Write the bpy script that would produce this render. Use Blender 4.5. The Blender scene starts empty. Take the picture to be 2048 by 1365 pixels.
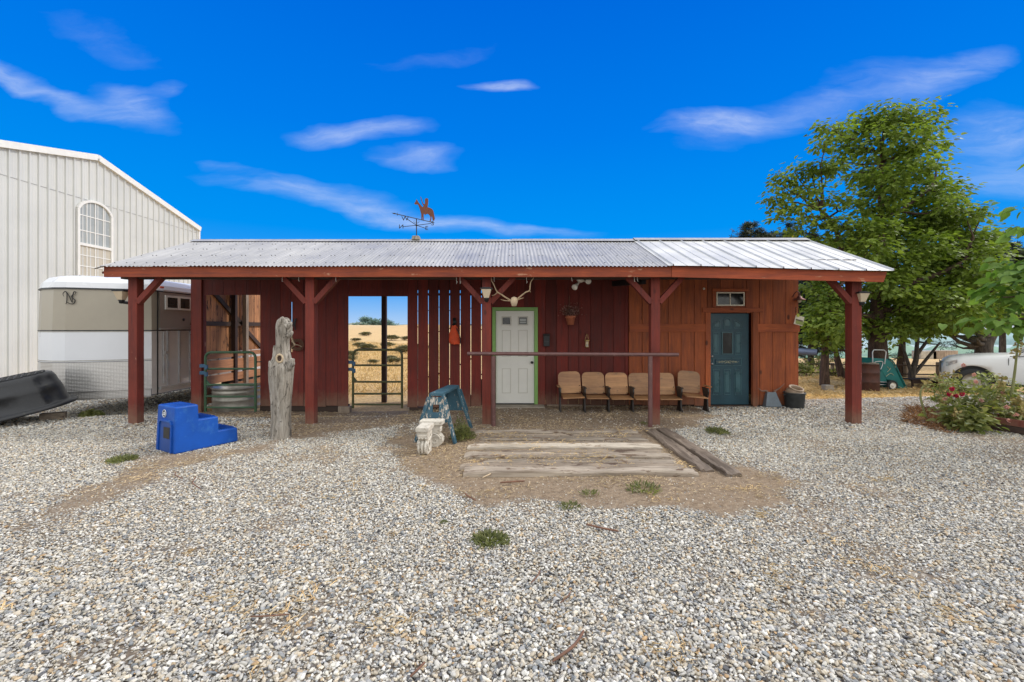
import bpy, math, random
import numpy as np
from mathutils import Vector, Matrix, Euler, noise as mnoise
random.seed(7); rng = np.random.default_rng(7)
F, H, CX, HY = 900.0, 1.68, 1024.0, 655.0
COL = bpy.context.scene.collection
R = math.radians

def P(px, py, d):
    """survey helper: bearing (px,py) seen from the survey station, at depth d metres"""
    return Vector(((px - CX) / F * d, d, H + (HY - py) / F * d))

def ss(t):
    t = np.clip(t, 0, 1); return t * t * (3 - 2 * t)

def hgt(x, y):
    x = np.asarray(x, float); y = np.asarray(y, float)
    z = -0.37 * ss((y - 9.8) / 4.5) * ss((x - 5.8) / 2.5)
    z = z - 0.13 * ss((-x - .6) / 2.0) * ss((y - 8.3) / 1.0)
    r = x / np.maximum(y, 1.0)
    wv = ss((r - .15) / .4)
    z = z - wv * (9.0 * ss((y - 21) / 110) + 24 * ss((y - 130) / 400))
    z = z + (1 - wv) * (2.2 * ss((y - 14) / 90) + 0.25 * np.sin(x * .25) * ss((y - 16) / 30))
    z = z + 0.012 * np.sin(x * 1.7 + 1.3 * np.sin(y * .9)) * np.cos(y * 1.3 + .7 * x)
    return z
def gz(x, y): return float(hgt(x, y))

# ------------------------------------------------------------------ value noise for masks
_g = rng.random((256, 256))
def vnoise(x, y, s):
    x = np.asarray(x) / s + 1000; y = np.asarray(y) / s + 1000
    xi = np.floor(x).astype(int); yi = np.floor(y).astype(int)
    fx = ss(x - xi); fy = ss(y - yi)
    a = _g[xi % 256, yi % 256]; b = _g[(xi + 1) % 256, yi % 256]
    c = _g[xi % 256, (yi + 1) % 256]; d = _g[(xi + 1) % 256, (yi + 1) % 256]
    return (a * (1 - fx) + b * fx) * (1 - fy) + (c * (1 - fx) + d * fx) * fy
def fbm(x, y, s):
    return .5 * vnoise(x, y, s) + .28 * vnoise(x + 7, y, s / 2.3) + .15 * vnoise(x, y + 9, s / 5) + .07 * vnoise(x, y, s / 11)

# ------------------------------------------------------------------ materials
def newmat(name):
    m = bpy.data.materials.new(name); m.use_nodes = True
    nt = m.node_tree; nt.nodes.clear()
    out = nt.nodes.new('ShaderNodeOutputMaterial'); b = nt.nodes.new('ShaderNodeBsdfPrincipled')
    nt.links.new(b.outputs[0], out.inputs[0])
    return m, nt, b
class NT:
    def __init__(s, nt): s.nt = nt
    def n(s, t, **k):
        o = s.nt.nodes.new(t)
        for a, b in k.items(): setattr(o, a, b)
        return o
    def l(s, a, b): s.nt.links.new(a, b)
    def val(s, sock, v):
        if hasattr(v, 'is_output') or isinstance(v, bpy.types.NodeSocket): s.l(v, sock)
        else: sock.default_value = v
    def math(s, op, a, b=0., c=None):
        o = s.n('ShaderNodeMath', operation=op); s.val(o.inputs[0], a); s.val(o.inputs[1], b)
        if c is not None: s.val(o.inputs[2], c)
        return o.outputs[0]
    def noise(s, vec, scale, detail=4, rough=.55, dist=0.):
        o = s.n('ShaderNodeTexNoise'); s.l(vec, o.inputs['Vector'])
        o.inputs['Scale'].default_value = scale; o.inputs['Detail'].default_value = detail
        o.inputs['Roughness'].default_value = rough; o.inputs['Distortion'].default_value = dist
        return o.outputs[0]
    def mapr(s, v, a, b, c=0., d=1., smooth=False):
        o = s.n('ShaderNodeMapRange')
        if smooth: o.interpolation_type = 'SMOOTHSTEP'
        s.l(v, o.inputs[0])
        for i, q in enumerate((a, b, c, d)): o.inputs[i + 1].default_value = q
        return o.outputs[0]
    def mix(s, f, a, b, mode='MIX'):
        o = s.n('ShaderNodeMix', data_type='RGBA', blend_type=mode)
        s.val(o.inputs[0], f)
        for i, q in ((6, a), (7, b)):
            if isinstance(q, bpy.types.NodeSocket): s.l(q, o.inputs[i])
            else: o.inputs[i].default_value = (*q, 1)
        return o.outputs[2]
    def ramp(s, v, stops, const=False):
        o = s.n('ShaderNodeValToRGB'); cr = o.color_ramp
        if const: cr.interpolation = 'CONSTANT'
        while len(cr.elements) < len(stops): cr.elements.new(.5)
        for e, (p, c) in zip(cr.elements, stops): e.position = p; e.color = (*c, 1)
        s.l(v, o.inputs[0]); return o.outputs[0]
    def coord(s, kind='Object'): return s.n('ShaderNodeTexCoord').outputs[kind]
    def mapping(s, v, loc=(0, 0, 0), rot=(0, 0, 0), sc=(1, 1, 1), t='POINT'):
        o = s.n('ShaderNodeMapping', vector_type=t); s.l(v, o.inputs[0])
        o.inputs[1].default_value = loc; o.inputs[2].default_value = rot; o.inputs[3].default_value = sc
        return o.outputs[0]
    def attr(s, name): return s.n('ShaderNodeAttribute', attribute_name=name).outputs['Fac']
    def bump(s, b, h, strength, dist):
        o = s.n('ShaderNodeBump'); o.inputs['Strength'].default_value = strength; o.inputs['Distance'].default_value = dist
        s.l(h, o.inputs['Height']); s.l(o.outputs[0], b.inputs['Normal'])

def wood(name, c1, c2, axis='z', rough=.75, var=.35, worn=None, wornamt=.0, fine=16, bump=.5, knots=.5, dust=0.):
    m, nt, b = newmat(name); q = NT(nt)
    co = q.coord(); r = q.attr('rnd')
    off = q.n('ShaderNodeVectorMath', operation='ADD'); q.l(co, off.inputs[0])
    cmb = q.n('ShaderNodeCombineXYZ'); s1 = q.math('MULTIPLY', r, 37.); s2 = q.math('MULTIPLY', r, 91.)
    q.l(s1, cmb.inputs[0]); q.l(s2, cmb.inputs[1]); q.l(s1, cmb.inputs[2]); q.l(cmb.outputs[0], off.inputs[1])
    v = off.outputs[0]
    sc = {'x': (.07, 1, 1), 'y': (1, .07, 1), 'z': (1, 1, .07)}[axis]
    g = q.noise(q.mapping(v, sc=sc), fine, 6, .65, .6)
    g2 = q.noise(q.mapping(v, sc=sc), fine * 4, 3, .6)
    blotch = q.noise(v, 1.7, 4, .6)
    col = q.mix(q.mapr(g, .3, .7), c1, c2)
    if knots:
        vo = q.n('ShaderNodeTexVoronoi'); vo.inputs['Scale'].default_value = 2.6
        ks = {'x': (.5, 1, 1), 'y': (1, .5, 1), 'z': (1, 1, .5)}[axis]
        q.l(q.mapping(v, sc=ks), vo.inputs['Vector'])
        k = q.mapr(vo.outputs['Distance'], .045, .10, knots, 0., True)
        col = q.mix(k, col, tuple(x * .25 for x in c1))
    br = q.math('ADD', q.math('MULTIPLY', r, var), 1 - var * .55)
    br = q.math('MULTIPLY', br, q.mapr(blotch, .25, .75, .72, 1.22))
    br = q.math('MULTIPLY', br, q.mapr(g2, .3, .7, .85, 1.12))
    cm = q.n('ShaderNodeCombineColor')
    for i in range(3): q.l(br, cm.inputs[i])
    col = q.mix(1., col, cm.outputs[0], 'MULTIPLY')
    if worn:
        w = q.noise(q.mapping(v, sc=tuple(x * 1.0 if x == 1 else .3 for x in sc)), 9, 6, .7)
        wf = q.mapr(w, .62 - wornamt * .2, .66 - wornamt * .2, 0, 1)
        col = q.mix(wf, col, worn)
    if dust:
        sz = q.n('ShaderNodeSeparateXYZ'); q.l(co, sz.inputs[0])
        zz = q.math('ADD', sz.outputs[2], q.math('MULTIPLY', q.noise(co, 7, 5, .7), -.45))
        col = q.mix(q.mapr(zz, -.25, .18, dust, 0., True), col, (.20, .13, .085))
        st = q.noise(q.mapping(co, sc=(1, 1, .05)), 22, 4, .6)
        col = q.mix(q.mapr(st, .56, .72, 0, .55), col, tuple(x * .35 for x in c1))
    q.l(col, b.inputs['Base Color'])
    q.l(q.mapr(g, .3, .7, rough - .1, rough + .1), b.inputs['Roughness'])
    q.bump(b, q.math('ADD', g, q.math('MULTIPLY', g2, .5)), bump, .006)
    return m

def plain(name, c, rough=.6, metal=0., var=.15, scale=6., bump=0., bscale=40., c2=None, c2amt=.5, spec=None, coat=0.):
    m, nt, b = newmat(name); q = NT(nt); co = q.coord()
    n = q.noise(co, scale, 5, .6)
    f = q.mapr(n, .3, .7, 1 - var, 1 + var)
    cm = q.n('ShaderNodeCombineColor')
    for i in range(3): q.l(f, cm.inputs[i])
    base = c
    if c2: base = q.mix(q.mapr(q.noise(co, scale * 1.7, 6, .7), c2amt - .06, c2amt + .06, 1., 0.), c, c2)
    q.l(q.mix(1., base, cm.outputs[0], 'MULTIPLY'), b.inputs['Base Color'])
    q.l(q.mapr(n, .3, .7, max(rough - .08, .02), min(rough + .1, 1)), b.inputs['Roughness'])
    b.inputs['Metallic'].default_value = metal
    if coat: b.inputs['Coat Weight'].default_value = coat
    if spec is not None: b.inputs['Specular IOR Level'].default_value = spec
    if bump: q.bump(b, q.noise(co, bscale, 4, .6), bump, .01)
    return m

def leafmat(name, ca, cb, cc=None, trans=.35, rough=.5):
    m = bpy.data.materials.new(name); m.use_nodes = True; nt = m.node_tree; nt.nodes.clear(); q = NT(nt)
    out = q.n('ShaderNodeOutputMaterial'); b = q.n('ShaderNodeBsdfPrincipled'); t = q.n('ShaderNodeBsdfTranslucent'); mx = q.n('ShaderNodeMixShader')
    r = q.attr('rnd')
    stops = [(0, ca), (.7, cb)] + ([(.97, cb), (1., cc)] if cc else [(1., cb)])
    col = q.ramp(r, stops)
    n = q.noise(q.coord(), 1.3, 3)
    f = q.mapr(n, .35, .65, .75, 1.25); cm = q.n('ShaderNodeCombineColor')
    for i in range(3): q.l(f, cm.inputs[i])
    col = q.mix(1., col, cm.outputs[0], 'MULTIPLY')
    q.l(col, b.inputs['Base Color']); b.inputs['Roughness'].default_value = rough
    b.inputs['Specular IOR Level'].default_value = .22
    tc = q.mix(1., col, (1.5, 1.6, .7), 'MULTIPLY'); q.l(tc, t.inputs[0])
    mx.inputs[0].default_value = trans; q.l(b.outputs[0], mx.inputs[1]); q.l(t.outputs[0], mx.inputs[2]); q.l(mx.outputs[0], out.inputs[0])
    return m

# ------------------------------------------------------------------ mesh builder
class MB:
    def __init__(s): s.v = []; s.f = []; s.r = []; s.s = []; s.m = []
    def add(s, vs, fs, rnd=None, smooth=False, mi=0):
        b = len(s.v); s.v += [Vector(q) for q in vs]
        if rnd is None: rnd = random.random()
        for f in fs: s.f.append([b + i for i in f]); s.r.append(rnd); s.s.append(smooth); s.m.append(mi)
        return s
    def box(s, c, d, rot=None, rnd=None, taper=1., mi=0):
        c = Vector(c); x, y, z = d[0] / 2, d[1] / 2, d[2] / 2
        vs = [Vector((a * x * (taper if e > 0 else 1), b_ * y * (taper if e > 0 else 1), e * z)) for e in (-1, 1) for b_ in (-1, 1) for a in (-1, 1)]
        if rot is not None:
            M = rot if isinstance(rot, Matrix) else Euler(rot).to_matrix()
            vs = [M @ v for v in vs]
        vs = [v + c for v in vs]
        return s.add(vs, [(0, 2, 3, 1), (4, 5, 7, 6), (0, 1, 5, 4), (2, 6, 7, 3), (0, 4, 6, 2), (1, 3, 7, 5)], rnd, mi=mi)
    def bb(s, x0, x1, y0, y1, z0, z1, rnd=None, mi=0):
        return s.box(((x0 + x1) / 2, (y0 + y1) / 2, (z0 + z1) / 2), (x1 - x0, y1 - y0, z1 - z0), None, rnd, mi=mi)
    def bar(s, p0, p1, w, h, up=(0, 0, 1), rnd=None, mi=0):
        p0 = Vector(p0); p1 = Vector(p1); d = p1 - p0; z = d.normalized()
        u = Vector(up); x = u.cross(z)
        if x.length < 1e-4: x = Vector((1, 0, 0)).cross(z)
        x.normalize(); y = z.cross(x)
        M = Matrix((x, y, z)).transposed()
        return s.box((p0 + p1) / 2, (w, h, d.length), M, rnd, mi=mi)
    def tube(s, pts, rad, n=8, cap=True, rnd=None, flat=1., mi=0):
        pts = [Vector(p) for p in pts]; k = len(pts)
        if not hasattr(rad, '__len__'): rad = [rad] * k
        up = Vector((0, 0, 1)); vs = []
        t0 = (pts[1] - pts[0]).normalized()
        x = t0.cross(up)
        if x.length < .05: x = t0.cross(Vector((0, 1, 0)))
        x.normalize()
        for i, p in enumerate(pts):
            t = (pts[min(i + 1, k - 1)] - pts[max(i - 1, 0)]).normalized()
            x = (x - t * x.dot(t)).normalized(); y = t.cross(x)
            for j in range(n):
                a = 2 * math.pi * j / n
                vs.append(p + x * (math.cos(a) * rad[i]) + y * (math.sin(a) * rad[i] * flat))
        fs = [(i * n + j, i * n + (j + 1) % n, (i + 1) * n + (j + 1) % n, (i + 1) * n + j) for i in range(k - 1) for j in range(n)]
        if rnd is None: rnd = random.random()
        s.add(vs, fs, rnd, True, mi)
        if cap:
            s.add(vs[:n], [tuple(range(n - 1, -1, -1))], rnd, False, mi); s.add(vs[-n:], [tuple(range(n))], rnd, False, mi)
        return s
    def lathe(s, prof, c=(0, 0, 0), n=24, M=None, rnd=None, sx=1., sy=1., smooth=True, mi=0):
        c = Vector(c); vs = []
        for r, z in prof:
            for j in range(n):
                a = 2 * math.pi * j / n; p = Vector((r * math.cos(a) * sx, r * math.sin(a) * sy, z))
                if M is not None: p = M @ p
                vs.append(p + c)
        k = len(prof)
        fs = [(i * n + j, i * n + (j + 1) % n, (i + 1) * n + (j + 1) % n, (i + 1) * n + j) for i in range(k - 1) for j in range(n)]
        return s.add(vs, fs, rnd, smooth, mi)
    def disc(s, c, r, n=20, M=None, rnd=None, mi=0):
        vs = []
        for j in range(n):
            a = 2 * math.pi * j / n; p = Vector((r * math.cos(a), r * math.sin(a), 0))
            if M is not None: p = M @ p
            vs.append(p + Vector(c))
        return s.add(vs, [tuple(range(n))], rnd, mi=mi)
    def prism(s, poly, t, M=None, c=(0, 0, 0), rnd=None, smooth=False, mi=0):
        """poly in local xz, thickness t along local y, front at y=0"""
        n = len(poly); vs = [Vector((x, 0, z)) for x, z in poly] + [Vector((x, t, z)) for x, z in poly]
        if M is not None: vs = [M @ v for v in vs]
        vs = [v + Vector(c) for v in vs]
        if rnd is None: rnd = random.random()
        s.add(vs, [tuple(range(n)), tuple(range(2 * n - 1, n - 1, -1))], rnd, False, mi)
        s.add(vs, [(i, i + n, (i + 1) % n + n, (i + 1) % n) for i in range(n)], rnd, smooth, mi)
        return s
    def each(s, name, mat, parent, **k):
        """one object per box"""
        out = []
        for i in range(0, len(s.v), 8):
            m_ = MB(); m_.add(s.v[i:i + 8], [[q_ - i for q_ in f] for f in s.f if i <= f[0] < i + 8], s.r[next(j for j, f in enumerate(s.f) if f[0] >= i)])
            out.append(m_.build(name, mat, parent, **k))
        return out
    def build(s, name, mat, parent=None, world=True, bevel=0., smooth_angle=None, subsurf=0, solid=0.):
        off = Vector(parent.get('_o', (0, 0, 0))) if (parent is not None and world) else Vector((0, 0, 0))
        me = bpy.data.meshes.new(name)
        me.from_pydata([tuple(v - off) for v in s.v], [], s.f)
        mats = mat if isinstance(mat, (list, tuple)) else [mat]
        for mm in mats: me.materials.append(mm)
        me.polygons.foreach_set('use_smooth', s.s)
        if len(mats) > 1: me.polygons.foreach_set('material_index', s.m)
        a = me.attributes.new('rnd', 'FLOAT', 'FACE'); a.data.foreach_set('value', s.r)
        me.validate(); me.update()
        o = bpy.data.objects.new(name, me); COL.objects.link(o)
        if parent is not None:
            o.parent = parent
            if '_o' in parent: o['_o'] = tuple(parent['_o'])
        if solid:
            w = o.modifiers.new('solid', 'SOLIDIFY'); w.thickness = solid; w.offset = 0
        if bevel:
            w = o.modifiers.new('bevel', 'BEVEL'); w.width = bevel; w.segments = 2; w.limit_method = 'ANGLE'; w.angle_limit = R(35)
        if subsurf:
            w = o.modifiers.new('sub', 'SUBSURF'); w.levels = subsurf; w.render_levels = subsurf
        return o

def tag(o, label=None, cat=None, group=None, kind=None):
    if label: o['label'] = label
    if cat: o['category'] = cat
    if group: o['group'] = group
    if kind: o['kind'] = kind
    return o
def thing(name, loc, label, cat, group=None):
    """Empty at the thing's base; parts are written in world metres and stored relative to it"""
    o = bpy.data.objects.new(name, None); COL.objects.link(o); o.location = loc; o['_o'] = tuple(loc)
    o.empty_display_size = .1
    return tag(o, label, cat, group)
def solo(mb, name, mat, loc, label, cat, group=None, kind=None, **k):
    """a thing that is one mesh, origin at its base"""
    loc = Vector(loc); mb.v = [v - loc for v in mb.v]
    o = mb.build(name, mat, **k); o.location = loc
    return tag(o, label, cat, group, kind)
def copy_tree(o, parent=None):
    c = o.copy(); COL.objects.link(c); c.parent = parent
    for ch in list(o.children): copy_tree(ch, c)
    return c
def text_mesh(s, size, extrude=.002, shear=0.):
    cu = bpy.data.curves.new('t', 'FONT'); cu.body = s; cu.size = size; cu.extrude = extrude; cu.shear = shear
    cu.align_x = 'CENTER'; cu.align_y = 'CENTER'
    o = bpy.data.objects.new('t', cu); COL.objects.link(o)
    dg = bpy.context.evaluated_depsgraph_get(); me = bpy.data.meshes.new_from_object(o.evaluated_get(dg))
    vs = [v.co.copy() for v in me.vertices]; fs = [tuple(p.vertices) for p in me.polygons]
    bpy.data.objects.remove(o); bpy.data.curves.remove(cu); bpy.data.meshes.remove(me)
    return vs, fs

def arrays_obj(name, V, nper, tmpl_faces, rnd, mat, parent=None, origin=(0, 0, 0), smooth=False):
    """V: (k*nper,3) verts; the same face template repeated k times"""
    k = len(V) // nper
    V = V - np.asarray(origin)
    me = bpy.data.meshes.new(name)
    loops = np.concatenate([np.array(f) for f in tmpl_faces]); lens = np.array([len(f) for f in tmpl_faces])
    L = (loops[None, :] + (np.arange(k) * nper)[:, None]).ravel()
    ln = np.tile(lens, k); st = np.concatenate([[0], np.cumsum(ln)[:-1]])
    me.vertices.add(len(V)); me.vertices.foreach_set('co', V.astype(np.float32).ravel())
    me.loops.add(len(L)); me.loops.foreach_set('vertex_index', L.astype(np.int32))
    me.polygons.add(len(ln)); me.polygons.foreach_set('loop_start', st.astype(np.int32)); me.polygons.foreach_set('loop_total', ln.astype(np.int32))
    me.polygons.foreach_set('use_smooth', np.full(len(ln), smooth))
    a = me.attributes.new('rnd', 'FLOAT', 'FACE'); a.data.foreach_set('value', np.repeat(rnd, len(lens)).astype(np.float32))
    me.materials.append(mat); me.update(calc_edges=True); me.validate()
    o = bpy.data.objects.new(name, me); COL.objects.link(o)
    if parent is not None: o.parent = parent
    return o

LEAF_V = np.array([(0, 0, 0), (-.10, .20, .02), (.12, .40, .05), (.5, .33, .03), (1, 0, -.14), (.5, 0, -.05), (.5, -.33, .03), (.12, -.40, .05), (-.10, -.20, .02)])
LEAF_F = [(0, 5, 4, 3, 2, 1), (0, 8, 7, 6, 4, 5)]
LEAF_F = [(5, 4, 3, 2), (0, 5, 2, 1), (5, 7, 6, 4), (0, 8, 7, 5)]
NAR_V = np.array([(0, 0, 0), (.45, .13, .02), (1, 0, -.05), (.45, -.13, .02)]); NAR_F = [(0, 3, 2, 1)]
STAR_V = np.concatenate([NAR_V @ np.array([[math.cos(a), math.sin(a), .0], [-math.sin(a), math.cos(a), 0], [0, 0, 1]]) + np.array([0, 0, 0]) for a in (0, 1.2, 2.4, 3.7, 5.0)])
STAR_F = [tuple(q + 4 * i for q in NAR_F[0]) for i in range(5)]

def place_leaves(pos, xdir, nrm, size, tmpl):
    xdir = xdir / np.linalg.norm(xdir, axis=1, keepdims=True)
    nrm = nrm - xdir * np.sum(nrm * xdir, axis=1, keepdims=True); nrm = nrm / (np.linalg.norm(nrm, axis=1, keepdims=True) + 1e-9)
    y = np.cross(nrm, xdir)
    t = tmpl[None, :, :] * size[:, None, None]
    return (pos[:, None, :] + t[:, :, 0:1] * xdir[:, None, :] + t[:, :, 1:2] * y[:, None, :] + t[:, :, 2:3] * nrm[:, None, :]).reshape(-1, 3)
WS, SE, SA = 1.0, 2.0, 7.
# ================================================================== MATERIALS
M_wall = wood('red_stained_boards', (.105, .0105, .007), (.17, .020, .012), 'z', var=.6, knots=.5, dust=.6)
M_wallr = wood('orange_stained_boards', (.22, .048, .015), (.41, .105, .031), 'z', var=.6, knots=.9, dust=.5)
M_wallrx = wood('orange_stained_rail', (.24, .050, .016), (.41, .102, .030), 'x', var=.3, knots=.9)
M_fascia = wood('red_fascia', (.19, .033, .014), (.38, .082, .029), 'x', var=.25, knots=.85, worn=(.45, .22, .13), wornamt=.0)
M_post = wood('red_post', (.135, .018, .012), (.205, .032, .018), 'z', var=.25, knots=.6, dust=.6, worn=(.35, .16, .11), wornamt=-.15)
M_aged = wood('aged_boards', (.18, .065, .025), (.62, .30, .13), 'z', var=.9, knots=.8, fine=10, worn=(.05, .02, .012), wornamt=.25)
M_agedx = wood('aged_rail', (.30, .13, .06), (.50, .24, .12), 'y', var=.4, knots=.8, fine=10)
M_dark = wood('dark_timber', (.035, .020, .014), (.07, .04, .028), 'x', var=.4)
M_darkz = wood('dark_upright', (.035, .016, .012), (.06, .028, .02), 'z', var=.4)
M_grey = wood('weathered_grey', (.15, .115, .085), (.38, .325, .265), 'x', var=.6, fine=14, worn=(.13, .085, .055), wornamt=.32, bump=.9, knots=.5)
M_greyy = wood('weathered_dark_tie', (.10, .075, .058), (.24, .19, .15), 'y', var=.4, fine=14, worn=(.06, .04, .025), wornamt=.2, bump=.9, knots=.4)
M_greyz = wood('weathered_grey_upright', (.20, .15, .11), (.40, .32, .25), 'z', var=.4, fine=14, bump=.9)
M_concrete = plain('old_concrete', (.30, .26, .21), .9, 0, .25, 5, .6, 60)

def metal_roof(name, c, rough, streak):
    m, nt, b = newmat(name); q = NT(nt); co = q.coord()
    n = q.noise(q.mapping(co, sc=(6, .4, .4)), 3, 5, .6); n2 = q.noise(co, 1.1, 4, .6)
    f = q.math('MULTIPLY', q.mapr(n, .3, .7, 1 - streak, 1 + streak), q.mapr(n2, .3, .7, .86, 1.1))
    cm = q.n('ShaderNodeCombineColor')
    for i in range(3): q.l(f, cm.inputs[i])
    q.l(q.mix(1., c, cm.outputs[0], 'MULTIPLY'), b.inputs['Base Color'])
    b.inputs['Metallic'].default_value = .35; q.l(q.mapr(n2, .3, .7, rough - .08, rough + .1), b.inputs['Roughness'])
    return m
M_corr = metal_roof('galvanised_corrugated', (.42, .415, .405), .5, .14)
M_rib = metal_roof('pale_ribbed_steel', (.63, .63, .61), .5, .05)
M_screw = plain('screw_head', (.06, .06, .065), .5, .6)
M_white = plain('white_door_paint', (.72, .71, .66), .38, 0, .04, 3)
M_green = plain('lime_trim_paint', (.20, .38, .10), .5, 0, .1, 8)
M_teal2 = plain('teal_moulding', (.035, .10, .12), .3, 0, .2, 4)  # lighter than the door: trim highlights put into the colour
M_doorm = plain('door_moulding_shade', (.55, .53, .47), .4, 0, .05)
M_teal = plain('teal_door_paint', (.010, .052, .075), .38, 0, .2, 4)
M_glass = plain('dark_glass', (.02, .022, .022), .08, 0, .2, 5)
M_frame = plain('cream_frame', (.72, .66, .54), .5, 0, .08)
M_black = plain('black_metal', (.02, .02, .022), .45, .3, .2)
M_brass = plain('brass', (.5, .36, .16), .3, .9, .1)
M_gold = plain('faded_gold_paint', (.42, .40, .26), .5, 0, .1)
M_gate = plain('green_gate_paint', (.035, .095, .045), .45, 0, .25, 12, c2=(.10, .055, .03), c2amt=.36)
M_gateo = plain('olive_gate_paint', (.06, .065, .02), .5, 0, .3, 12, c2=(.12, .07, .03), c2amt=.4)
M_blueclamp = plain('blue_latch', (.03, .09, .17), .5)
M_pipe = plain('brown_pipe_paint', (.13, .062, .058), .42, .1, .2, 9, c2=(.28, .20, .18), c2amt=.33)
M_galv = plain('galvanised_steel', (.36, .34, .30), .42, .55, .3, 4)
M_cream = plain('cream_steel', (.58, .585, .565), .5, 0, .05, .7)
M_creamtrim = plain('white_trim', (.75, .74, .70), .45, 0, .05)
M_pane = plain('grey_window_pane', (.34, .36, .35), .25, 0, .1, 1)
M_blind = plain('beige_window_blind', (.50, .46, .38), .5, 0, .05, 1)
M_taupe = plain('taupe_trailer_paint', (.37, .335, .27), .35, .1, .08, 1.2)
M_taupe2 = plain('brown_trailer_paint', (.31, .265, .235), .4, .1, .08, 1.2)
M_twhite = plain('white_trailer_paint', (.74, .76, .80), .3, 0, .04, 1)
M_alu = plain('trailer_aluminium', (.62, .58, .56), .42, .2, .1, 2)
M_rubber = plain('black_rubber', (.016, .017, .018), .75, 0, .3, 6)
M_trough = plain('black_poly_tank', (.018, .020, .024), .42, 0, .35, 5, .25, 25, c2=(.05, .05, .04), c2amt=.36)
M_blue = plain('blue_polyethylene', (.003, .070, .37), .5, 0, .18, 3, .15, 120, spec=.3, c2=(.018, .11, .40), c2amt=.40)
M_bluedk = plain('blue_recess_shade', (.003, .05, .25), .5, 0, .1)  # darker copy of the blue for painted recess shade
M_seat = wood('seat_plywood', (.25, .115, .05), (.47, .255, .115), 'x', var=.5, fine=7, knots=.25, worn=(.20, .12, .065), wornamt=.15, rough=.5)
M_seatleg = plain('seat_iron', (.035, .030, .028), .5, .3, .3)
M_stone = plain('white_carved_stone', (.60, .56, .49), .85, 0, .22, 9, .6, 70, c2=(.30, .25, .19), c2amt=.40)
M_terra = plain('terracotta', (.38, .12, .06), .8, 0, .2, 12)
M_dry = plain('dried_flowers', (.30, .20, .16), .9, 0, .4, 30)
M_orange = plain('orange_bag_cloth', (.62, .075, .02), .75, 0, .2, 12, .3, 30)
M_bone = plain('weathered_bone', (.50, .39, .26), .8, 0, .25, 14, .4, 50)
M_lampw = plain('frosted_lamp_glass', (.55, .45, .32), .35, 0, .05)
M_lampwhite = plain('white_lamp_housing', (.70, .68, .62), .4)
M_rust = plain('rusted_steel', (.13, .040, .018), .8, .2, .35, 30, .4, 80)
M_bucket = plain('blue_grey_steel', (.15, .18, .21), .5, .3, .2, 8)
M_pot = plain('dark_enamel_pot', (.045, .05, .052), .5, .2, .4, 7)
M_crock = plain('stoneware_crock', (.36, .27, .19), .6, 0, .25, 9)
M_antler = plain('brown_antler', (.36, .26, .16), .8, 0, .3, 14, .4, 50)
M_greyb = wood('brown_dirty_sleeper', (.15, .115, .085), (.33, .27, .21), 'x', var=.3, fine=14, worn=(.08, .05, .035), wornamt=.3, bump=.9, knots=.4)
M_horn = plain('brown_horn', (.20, .12, .09), .6, 0, .4, 15)
M_copper = plain('aged_copper', (.16, .06, .05), .5, .4, .2)
M_barrel = plain('rusty_barrel', (.075, .03, .022), .7, .2, .35, 9, .3, 60)
M_cart = plain('green_cart_plastic', (.006, .13, .125), .4, 0, .15, 4)
M_alupipe = plain('aluminium_tube', (.55, .56, .57), .35, .7, .1)
M_tube = plain('blue_grey_tube', (.10, .13, .22), .35, .2, .1)
M_suv = plain('silver_car_paint', (.66, .67, .67), .38, .0, .02, 1, coat=.25)
M_carglass = plain('car_glass', (.012, .014, .015), .06)
M_head = plain('headlight_lens', (.55, .57, .6), .12, .4, .5, 12)

def sawhorse_mat(t0=.772):
    m, nt, b = newmat('peeling_blue_paint'); q = NT(nt); co = q.coord()
    n = q.noise(q.mapping(co, sc=(1, 1, .45)), 24, 8, .72); n2 = q.noise(co, 3.2, 3, .5)
    e = q.math('ADD', n, q.math('MULTIPLY', n2, .45))
    f = q.mapr(e, t0, t0 + .03)
    n3 = q.noise(q.mapping(co, sc=(1, 1, .2)), 30, 4)
    wood_c = q.mix(q.mapr(n3, .35, .65), (.30, .25, .20), (.62, .57, .50))
    paint = q.mix(q.mapr(n2, .3, .7), (.016, .062, .10), (.04, .115, .16))
    q.l(q.mix(f, paint, wood_c), b.inputs['Base Color']); b.inputs['Roughness'].default_value = .65
    q.bump(b, q.math('SUBTRACT', n3, f), .5, .006)
    return m
M_saw = sawhorse_mat(.785); M_sawb = sawhorse_mat(.86)

def diamond_mat():
    m, nt, b = newmat('diamond_plate'); q = NT(nt); co = q.coord()
    sp = q.n('ShaderNodeSeparateXYZ'); q.l(co, sp.inputs[0])
    h = q.math('ADD', sp.outputs[0], q.math('MULTIPLY', sp.outputs[1], .6)); z = sp.outputs[2]
    a = q.math('SINE', q.math('MULTIPLY', q.math('ADD', h, z), 115.)); c = q.math('SINE', q.math('MULTIPLY', q.math('SUBTRACT', h, z), 115.))
    d = q.mapr(q.math('MULTIPLY', a, c), .1, .7)
    q.l(q.mix(d, (.60, .59, .58), (.80, .79, .77)), b.inputs['Base Color'])
    b.inputs['Metallic'].default_value = .95; b.inputs['Roughness'].default_value = .30
    q.bump(b, d, .8, .004)
    return m
M_diamond = diamond_mat()

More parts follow.
